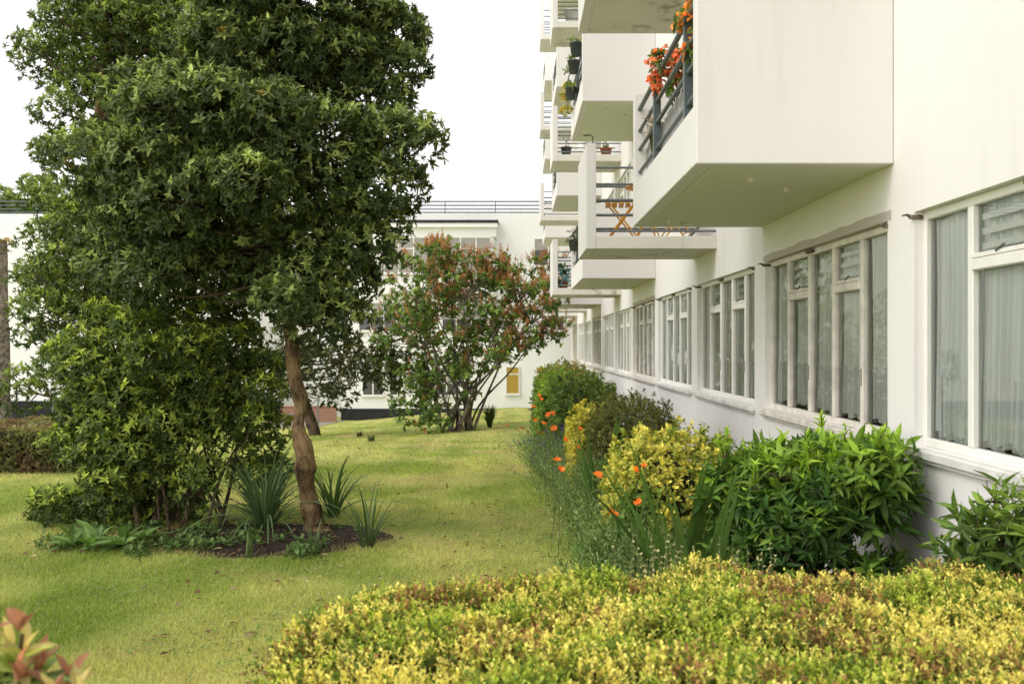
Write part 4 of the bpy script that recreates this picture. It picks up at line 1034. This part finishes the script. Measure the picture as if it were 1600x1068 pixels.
strap_plant('agapanthus', 'large arching clump of strap leaves left of the crooked trunk', 'plant', gp(415, 828), n=105, L=.95, wd=.012, lean=1.0, col=AG, droop=.85, seed=1)
strap_plant('agapanthus', 'tall upright strap leaved clump just right of the crooked trunk', 'plant', gp(520, 808), n=42, L=.85, wd=.012, lean=.85, col=(.11, .19, .055), droop=.7, seed=2)
strap_plant('agapanthus', 'small strap leaved tuft at the right edge of the soil bed', 'plant', gp(573, 856), n=20, L=.62, wd=.010, lean=.75, col=(.075, .13, .04), droop=.4, seed=3)
strap_plant('agapanthus', 'short strap leaved tuft in front of the crooked trunk', 'plant', gp(492, 868), n=16, L=.30, wd=.009, lean=.4, col=(.10, .15, .05), droop=.4, seed=4)
strap_plant('agapanthus', 'sparse strap leaved sprout in the soil left of the trunk base', 'plant', gp(388, 872), n=8, L=.22, wd=.008, lean=.45, col=(.10, .15, .045), droop=.3, seed=5)
strap_plant('grassy_clump', 'upright tufted clump growing beside the lilac stems', 'plant', gp(765, 668), n=90, L=.62, wd=.022, lean=.25, col=(.07, .11, .03), droop=.3, seed=6)
strap_plant('grassy_tuft', 'small dark tuft sprouting in the lawn left of the lilac', 'plant', gp(580, 690), n=40, L=.2, wd=.014, lean=.7, col=(.12, .15, .05), droop=.3, seed=7)
strap_plant('grassy_tuft', 'small olive tuft in the lawn between the lilac and the leaning tree', 'plant', gp(562, 682), n=40, L=.2, wd=.014, lean=.7, col=(.15, .17, .06), droop=.3, seed=8)
# broad leaved plant at the shrub foot
g = gp(150, 858); bp_ = thing('broad_leaved_plant', 'low plant with broad pointed green leaves at the foot of the big shrub', 'plant', g); mb = MB()
for q in range(6):
    b = g+np.array([rng.normal()*.16, rng.normal()*.08, .05]); rosettes(mb, b[None], np.array([[rng.normal()*.2, -.25, 1]]), 8, np.array([.24]), .36, np.array([[.115, .19, .045]]), .2, (20, 80), 'oval', .35, .2)
obj('foliage', mb, M['leaf'], bp_)
# weeds under the tree
mb = MB(); n = 1700; x = rng.uniform(-4.1, -1.6, n); y = rng.uniform(7.4, 9.0, n); ok = (vnoise(x, y, .35, 61)*.6+vnoise(x, y, .12, 62)*.4+.12*(x < -2.7) > .56) & (soil_in(x, y) < 1.2+1.5*(x < -2.7)) & (y > 7.75+.25*np.sin(x*5)); x, y = x[ok], y[ok]; n = len(x)
rosettes(mb, np.stack([x, y, zg(x, y)+.03+rng.random(n)*.05], -1), np.repeat([[0, 0, 1.]], n, 0)+rng.normal(size=(n, 3))*.25, 5, .045*rng.uniform(.6, 1.3, n), .6, np.array([.10, .16, .045])*rng.uniform(.6, 1.3, (n, 1)), .2, (40, 100), 'oval', .1, stem=.03)
struct(obj('ground_cover', mb, M['leafsoft']), 'stuff')

# ================================================================= flower bed perennials
def mound(name, label, g, r, h, n, col, group, tall=1.0, seed=0, flower=None):
    """feathery grey green mound of fine stems with small leaves"""
    g = np.asarray(g, float); o = thing(name, label, 'plant', g, group); mb = MB(); rr = np.random.default_rng(seed)
    base = g+np.stack([rr.normal(size=n)*r*.45, rr.normal(size=n)*r*.45, np.zeros(n)], -1)
    dirn = unit(np.stack([(base[:, 0]-g[0])/r*.9+rr.normal(size=n)*.3, (base[:, 1]-g[1])/r*.9+rr.normal(size=n)*.3, np.ones(n)], -1))
    hh = h*rr.uniform(.45, 1.3, n); c0 = np.array(col)*rr.uniform(.7, 1.35, (n, 1))
    sd = unit(np.cross(dirn, rr.normal(size=(n, 3))))*.0022
    v = np.stack([base+sd, base-sd, base+dirn*hh[:, None]], 1); mb.add(v.reshape(-1, 3), [np.arange(n*3).reshape(-1, 3)], np.repeat(c0, 3, 0))
    for k in range(10):
        t = .2+.08*k+rr.uniform(-.04, .04, n); p = base+dirn*(hh*t)[:, None]; d = unit(np.cross(dirn, rr.normal(size=(n, 3)))+dirn*.7)
        leaves(mb, p, d, dirn, rr.uniform(.025, .055, n)*tall, rr.uniform(.009, .016, n)*tall, c0*rr.uniform(.8, 1.3, (n, 1)), 'tiny')
    obj('foliage', mb, M['leafsoft'], o)
    if flower:
        mb = MB(); fk = rr.random(n) < flower[1]; p = (base+dirn*hh[:, None])[fk]; m = len(p)
        for q in range(4): leaves(mb, p-dirn[fk]*(q*.018), unit(rr.normal(size=(m, 3))+np.array([0, 0, .4])), np.repeat([[0, 0, 1.]], m, 0), flower[2], flower[2]*.8, np.array(flower[0])*rr.uniform(.7, 1.2, (m, 1)), 'tiny')
        obj('flowers', mb, M['petal'], o)
    return o
GG = (.26, .34, .115)
MG = 'feathery grey green mounds along the lawn edge'
mounds = [(.82, 6.35, .26, .42, 'nearest feathery grey green mound beside the pale flower spikes', None), (.74, 7.2, .26, .46, 'feathery mound left of the yellow variegated bush with a leafy middle', None), (.78, 8.2, .26, .50, 'feathery mound beside the single low orange poppy', None),
          (.78, 9.2, .28, .52, 'feathery mound just left of the tall narrow sword leaves', None), (.72, 10.3, .28, .52, 'feathery mound with poppies opposite the olive bush', None), (.64, 11.6, .30, .52, 'feathery mound in front of the golden bush', ((.14, .10, .26), .4, .02)),
          (.58, 13.2, .32, .52, 'feathery mound with violet flowers left of the dark round bush', ((.16, .11, .30), .6, .024)), (.52, 15.2, .34, .55, 'feathery mound with orange dots beside the fresh green bush', ((.6, .2, .03), .06, .05)), (.5, 17.5, .4, .55, 'farthest feathery mound near the end of the lawn edge', ((.6, .22, .04), .05, .05))]
for i, (x, y, r, h_, lab, fl) in enumerate(mounds):
    mound('catmint', lab, (x+.15, y, float(zg(x, y))), r*1.0, h_*1.12, 640, np.array(GG)*rng.uniform(.85, 1.15), MG, 1.0, 70+i, fl)
mound('green_perennial', 'bright green leafy perennial between the lawn and the yellow variegated bush', (.72, 6.75, 0), .2, .40, 420, (.12, .20, .045), None, 1.35, 91)
mound('green_perennial', 'mid green leafy perennial behind the nearest sword leaves', (1.02, 6.3, 0), .22, .5, 420, (.10, .16, .04), None, 1.3, 92)
for i, (x, y, lab) in enumerate(((1.0, 8.3, 'leafy green perennial filling the gap between the variegated bush and the olive bush'), (.92, 9.3, 'leafy green perennial at the lawn side foot of the olive bush'), (.72, 12.4, 'leafy green perennial at the foot of the dark rounded bush'), (.66, 14.0, 'far leafy green perennial left of the dark rounded bush'))):
    mound('green_perennial', lab, (x, y, float(zg(x, y))), .26, .62, 460, (.13, .20, .05), None, 1.5, 110+i)
mound('low_catmint', 'thin wiry grey green plant against the near hedge edge', (.62, 5.2, 0), .26, .36, 520, (.12, .15, .06), None, 1.0, 93)
# pale flower spikes
for i, (x, y) in enumerate(((.72, 4.75), (.95, 4.85), (1.12, 4.6))):
    g = np.array([x, y, 0.]); o = thing('flower_spikes', ['pale yellow flower spikes nearest the lawn', 'pale yellow flower spikes in the middle of the clump', 'pale yellow flower spikes by the deep green shrub'][i], 'plant', g, 'pale yellow flower spikes behind the hedge')
    mb = MB(); strap(mb, g, 75, .48, .009, .10, (.145, .20, .065), .06, 40+i); obj('leaves', mb, M['leafsoft'], o); mb = MB(); ms = MB()
    for q in range(22):
        b = g+np.array([rng.normal()*.12, rng.normal()*.12, 0]); t_ = b+np.array([rng.normal()*.05, rng.normal()*.05, rng.uniform(.50, .74)]); ms.tube([b, (b+t_)/2+rng.normal(size=3)*.008, t_], .0028, 4, cap=False, col=(.17, .21, .08))
        m = 11; pp = b+(t_-b)*np.linspace(.55, 1, m)[:, None]; rosettes(mb, pp, rdir(m)*.7+np.array([0, 0, .3]), 4, .013*np.ones(m), .8, np.where(rng.random((m, 1)) < .62, [[.62, .58, .30]], [[.27, .31, .10]]), .2, (30, 80), 'oval', .1)
    obj('stems', ms, M['leafsoft'], o); obj('flowers', mb, M['petal'], o)
# sword leaves
def swords(label, g, n, L, wd, lean, col, seed, fan):
    mb = MB(); strap(mb, np.asarray(g), n, L, wd, lean, col, .10, seed, fan=fan); return tag(obj('sword_leaf_plant', mb, M['leaf'], org=g), label, 'plant', 'sword leaved plants in the flower bed')
swords('tall broad sword leaves with a bent blade beside the deep green shrub', (.98, 5.1, 0), 13, 1.02, .024, .28, (.085, .145, .03), 1, .2)
swords('fan of dark sword leaves in front of the yellow variegated bush', (.98, 5.75, 0), 20, 1.12, .022, .32, (.075, .14, .025), 2, .25)
swords('narrow sword leaves rising between the feathery mounds and the olive bush', (.76, 8.5, 0), 24, 1.0, .017, .24, (.09, .16, .035), 3, .15)
swords('short narrow sword leaves between the feathery mounds and the variegated bush', (.70, 7.75, 0), 14, .72, .013, .3, (.10, .16, .045), 4, .1)
swords('broad sword leaves at the lawn side foot of the yellow variegated bush', (.80, 6.55, 0), 12, .72, .017, .3, (.10, .17, .04), 5, .2)
# poppies
pop = [(905, 700, 8.6, 'orange poppy between the two narrow sword leaf clumps'), (935, 742, 7.4, 'orange poppy against the lower left of the variegated bush'), (877, 735, 7.7, 'orange poppy lowest among the mounds at the lawn edge'), (870, 718, 8.0, 'lone orange poppy low beside the lawn edge with a feathery mound behind'), (995, 735, 6.6, 'orange poppy left of the fan of dark sword leaves'), (1008, 727, 6.6, 'orange poppy touching the fan of dark sword leaves'), (995, 785, 5.3, 'open orange poppy above the pale flower spikes'), (957, 803, 5.7, 'side on orange poppy left of the pale flower spikes'),
       (851, 662, 10.0, 'pair half of orange poppies, left bloom over the lawn edge'), (866, 671, 9.6, 'bright orange poppy in the row opposite the olive bush'), (906, 671, 9.2, 'orange poppy in front of the olive bush'), (837, 658, 11.2, 'orange poppy nearest the lawn beside the far feathery mounds'), (857, 649, 11.8, 'small orange poppy left of the golden bush'),
       (864, 646, 12.2, 'small orange poppy touching the golden bush'), (884, 688, 8.9, 'orange poppy half hidden by narrow sword leaves'), (842, 618, 15.0, 'far orange poppy beside the round dark bush'), (846, 625, 14.6, 'far orange poppy just below the round dark bush'), (834, 636, 13.4, 'far orange poppy on the outer lawn side')]
for i, (px, py, Y, lab) in enumerate(pop):
    e = P(px, py, Y); b = np.array([e[0]+rng.normal()*.03, e[1]+rng.normal()*.03, float(zg(e[0], e[1]))]); o = thing('poppy', lab, 'flower', b, 'orange poppies in the flower bed')
    mb = MB(); mb.tube(spline([b, (b+e)/2+rng.normal(size=3)*.02, e], 4), .003, 5, cap=False, col=(.14, .19, .07)); obj('stem', mb, M['leafsoft'], o)
    mb = MB(); s_ = .9+.02*Y
    rosettes(mb, e[None], np.array([[rng.normal()*.4, -.6, .8]]), 6, np.array([.037*s_]), 1.0, np.array([[.78, .25, .05]]), .18, (45, 75), 'oval', -.15, .2); obj('petals', mb, M['petal'], o)

# ================================================================= things on the balconies
FA = BZ+.14   # floor of a first level balcony
def fold_chair(label, loc, rz, mat, group=None):
    g = np.array(loc, float); o = thing('folding_chair', label, 'chair', g, group); mt = M[mat]
    def R(p): p = np.asarray(p, float); c, s = math.cos(rz), math.sin(rz); return g+np.array([p[0]*c-p[1]*s, p[0]*s+p[1]*c, p[2]])
    m = MB()
    m.tube([R((-.2, -.18, 0)), R((.17, -.165, .455)), R((.17, .165, .455)), R((-.2, .18, 0))], .011, 6)
    obj('front_legs', m, mt, o); m = MB()
    for y in (-.15, .15): m.tube([R((.22, y, 0)), R((-.12, y, .46)), R((-.24, y, .84))], .011, 6)
    for z in (.12,): m.rod(R((.14, -.15, z)), R((.14, .15, z)), .008, 6)
    obj('back_frame', m, mt, o); m = MB()
    for q in range(5):
        x = -.16+q*.08; a = [R((x, -.19, .45)), R((x+.06, -.19, .45)), R((x+.06, .19, .45)), R((x, .19, .45))]
        v = np.array(a+[p+np.array([0, 0, .016]) for p in a]); m.add(v, [[(0,3,2,1),(4,5,6,7),(0,1,5,4),(1,2,6,5),(2,3,7,6),(3,0,4,7)]])
    obj('seat', m, mt, o); m = MB()
    for (z0, z1) in ((.60, .68), (.74, .83)):
        x0 = -.12-(z0-.46)*.32; x1 = -.12-(z1-.46)*.32
        a = [R((x0, -.17, z0)), R((x0+.014, -.17, z0)), R((x0+.014, .17, z0)), R((x0, .17, z0))]; b = [R((x1, -.17, z1)), R((x1+.014, -.17, z1)), R((x1+.014, .17, z1)), R((x1, .17, z1))]
        m.add(np.array(a+b), [[(0,3,2,1),(4,5,6,7),(0,1,5,4),(1,2,6,5),(2,3,7,6),(3,0,4,7)]])
    obj('backrest', m, mt, o); return o
yb = 10.96
fold_chair('yellow folding chair with slatted back on the balcony behind the near one', (XW-.98, yb+.72, FA+.005), PI*.97, 'yellow')
fold_chair('second yellow folding chair of which mostly the legs show under the near balcony', (XW-.36, yb+.70, FA+.005), .1, 'yellow')
g = np.array([XW-.66, yb+.95, FA+.005]); o = thing('folding_table', 'small round yellow folding table between the two yellow chairs', 'table', g)
m = MB(); m.lathe([(.001, .70), (.27, .70), (.28, .71), (.27, .72), (.001, .722)], 28, tuple(g)); obj('table_top', m, M['yellow'], o)
m = MB()
for sx in (-1, 1):
    for y in (-.12, .12): m.rod(g+np.array([sx*.17, y, 0]), g+np.array([-sx*.15, y, .70]), .010, 6)
obj('legs', m, M['yellow'], o)
fold_chair('turquoise folding chair on the balcony above the far windows', (XW-1.12, 20.85+.75, FA+.005), PI*.9, 'teal')
def pot_mb(c, r, h): 
    m = MB(); m.lathe([(.001, 0), (r*.72, 0), (r*.98, h*.9), (r*1.06, h*.9), (r*1.06, h), (r*.95, h), (r*.9, h*.88), (.001, h*.86)], 20, tuple(c)); return m
def potted(name, label, g, r, h, potm, clumps, dens, L, Wr, dark, light, shape='oval', flowers=None, stems=4, group=None, cat='plant pot'):
    g = np.array(g, float); o = thing(name, label, cat, g, group); obj('pot', pot_mb(g, r, h), M[potm], o, smooth=True)
    cl = np.array([[g[0]+a, g[1]+b, g[2]+c_, d] for (a, b, c_, d) in clumps]); m = MB()
    for c_ in cl:
        for q in range(stems): m.tube(spline([g+np.array([0, 0, h*.8]), (g+c_[:3])/2+np.array([0, 0, h*.4])+rng.normal(size=3)*.03, c_[:3]+rdir(1)[0]*c_[3]*.5], 3), .005, 4, cap=False)
    if len(m.v): obj('stems', m, M['twig'], o)
    Pn, A, Hh = clump_points(cl, dens, inner=.3); n = len(Pn); m = MB()
    rosettes(m, Pn, A, 5, L*rng.uniform(.7, 1.2, n), Wr, mixcol(dark, light, rng.random(n)), .2, (30, 100), shape, .2); obj('leaves', m, M['leafsoft'], o)
    if flowers:
        fc, fd, fl = flowers; fcl = cl.copy(); fcl[:, 3] *= 1.12; Pn, A, Hh = clump_points(fcl, fd, inner=.2); n = len(Pn); m = MB()
        rosettes(m, Pn, A, 6, fl*rng.uniform(.7, 1.2, n), .75, np.array(fc)*rng.uniform(.75, 1.2, (n, 1)), .2, (30, 80), 'oval', .05); obj('blooms', m, M['petal'], o)
    return o
OR = (.74, .25, .11)
xr = XW-1.2
potted('potted_azalea', 'potted shrub with bright orange blooms behind the near balcony railing', (xr+.24, 7.62, FA+.004), .15, .28, 'pot', [(-.11, -.03, .98, .15), (-.13, .10, .86, .12), (-.02, -.12, .92, .13)], 90, .06, .5, (.06, .12, .03), (.16, .26, .05), flowers=(OR, 260, .036))
potted('potted_azalea', 'second orange flowered pot nearest the solid end panel of the near balcony', (xr+.22, 6.45, FA+.004), .15, .28, 'pot', [(-.09, -.05, .88, .15), (-.1, -.12, .68, .11), (-.06, .05, .98, .12), (-.08, -.25, 1.0, .12)], 90, .06, .5, (.06, .12, .03), (.16, .26, .05), flowers=((.78, .31, .09), 240, .034))
potted('planter', 'mossy basket of dry straw coloured stems at the far end of the near balcony', (xr+.20, 8.35, FA+.35), .14, .26, 'basket', [(-.02, .0, .30, .12), (-.10, .15, .34, .09)], 60, .07, .2, (.30, .22, .09), (.50, .40, .2), shape='lance')
# plant stand that carries the basket
m = MB(); m.lathe([(.001, 0), (.13, 0), (.13, .02), (.02, .03), (.02, .32), (.12, .33), (.12, .346), (.001, .346)], 16, (xr+.20, 8.35, FA+.003)); tag(obj('plant_stand', m, M['iron'], org=(xr+.20, 8.35, FA)), 'small dark plant stand under the mossy basket', 'plant stand')
# pots hung on the second level railing
z2 = BZ+LV
for i, (y, c0, lab) in enumerate(((16.15, None, 'grey pot hooked high on the railing nearest the solid panel'), (16.75, None, 'grey pot with trailing green leaves hooked on the upper balcony railing'), (17.6, (.65, .48, .05), 'grey pot with yellow flowers hooked on the upper balcony railing'))):
    zz = z2+(.86, .74, .50)[i]
    potted('hanging_pot', lab, (xr-.08, y, zz), .105, .22, 'pot', [(-.03, .05, .26, .10), (-.08, .22, .12, .11), (-.07, .35, -.12, .10)][:(1, 3, 3)[i]], 110, .06, .5, (.09, .14, .03), (.28, .34, .07), flowers=(c0, 150, .034) if c0 else None, stems=2, group='pots hooked on an upper balcony railing')
# odd pots on other balconies
b2 = 20.85
potted('plant_pot', 'square dark pot with a bare stem on the second level far balcony', (XW-1.18, b2+.25, z2+.147), .12, .20, 'pot', [(0, 0, .38, .07)], 60, .05, .4, (.15, .10, .05), (.2, .16, .08), stems=3)
potted('plant_pot', 'terracotta pot on the second level far balcony near the wall', (XW-.30, b2+.3, z2+.147), .13, .19, 'terra', [(0, 0, .26, .08)], 70, .05, .5, (.08, .11, .03), (.16, .2, .05))
potted('plant_pot', 'big white pot on the third level far balcony', (XW-1.0, b2+.4, BZ+LV*2+.147), .22, .34, 'whitepot', [(.2, 0, .42, .10)], 70, .06, .5, (.06, .1, .03), (.12, .15, .05))
potted('plant_pot', 'pot of trailing green climber on the balcony with the turquoise chair', (XW-1.22, b2+.95, FA+.005), .13, .2, 'terra', [(0, 0, .3, .14), (-.04, -.05, .52, .12), (.06, .02, .42, .1)], 90, .07, .5, (.05, .11, .03), (.12, .22, .05), stems=3)
potted('window_box_plant', 'dark leafy pot hooked on the first level railing beyond the yellow chairs', (xr-.07, 16.8, BZ+.55), .10, .2, 'pot', [(0, .0, .28, .12), (-.02, .3, .2, .11), (-.03, -.25, .15, .1)], 100, .05, .4, (.05, .06, .03), (.13, .15, .06), stems=3)
g = np.array([XW-.28, yb+.25, FA+.004]); m = MB(); a = [(0, 0, 0), (.16, 0, .17), (.16, .4, .17), (0, .4, 0), (.015, 0, -.0), (.175, 0, .165), (.175, .4, .165), (.015, .4, -.0)]
m.add(np.array(a)+g, [[(0,1,2,3),(4,7,6,5),(0,4,5,1),(2,6,7,3)]]); tag(obj('tilted_tray', m, M['pot'], org=g), 'dark tray tilted against the wall under the yellow chairs', 'tray')
print('faces', sum(len(o.data.polygons) for o in sc.objects if o.type == 'MESH'))
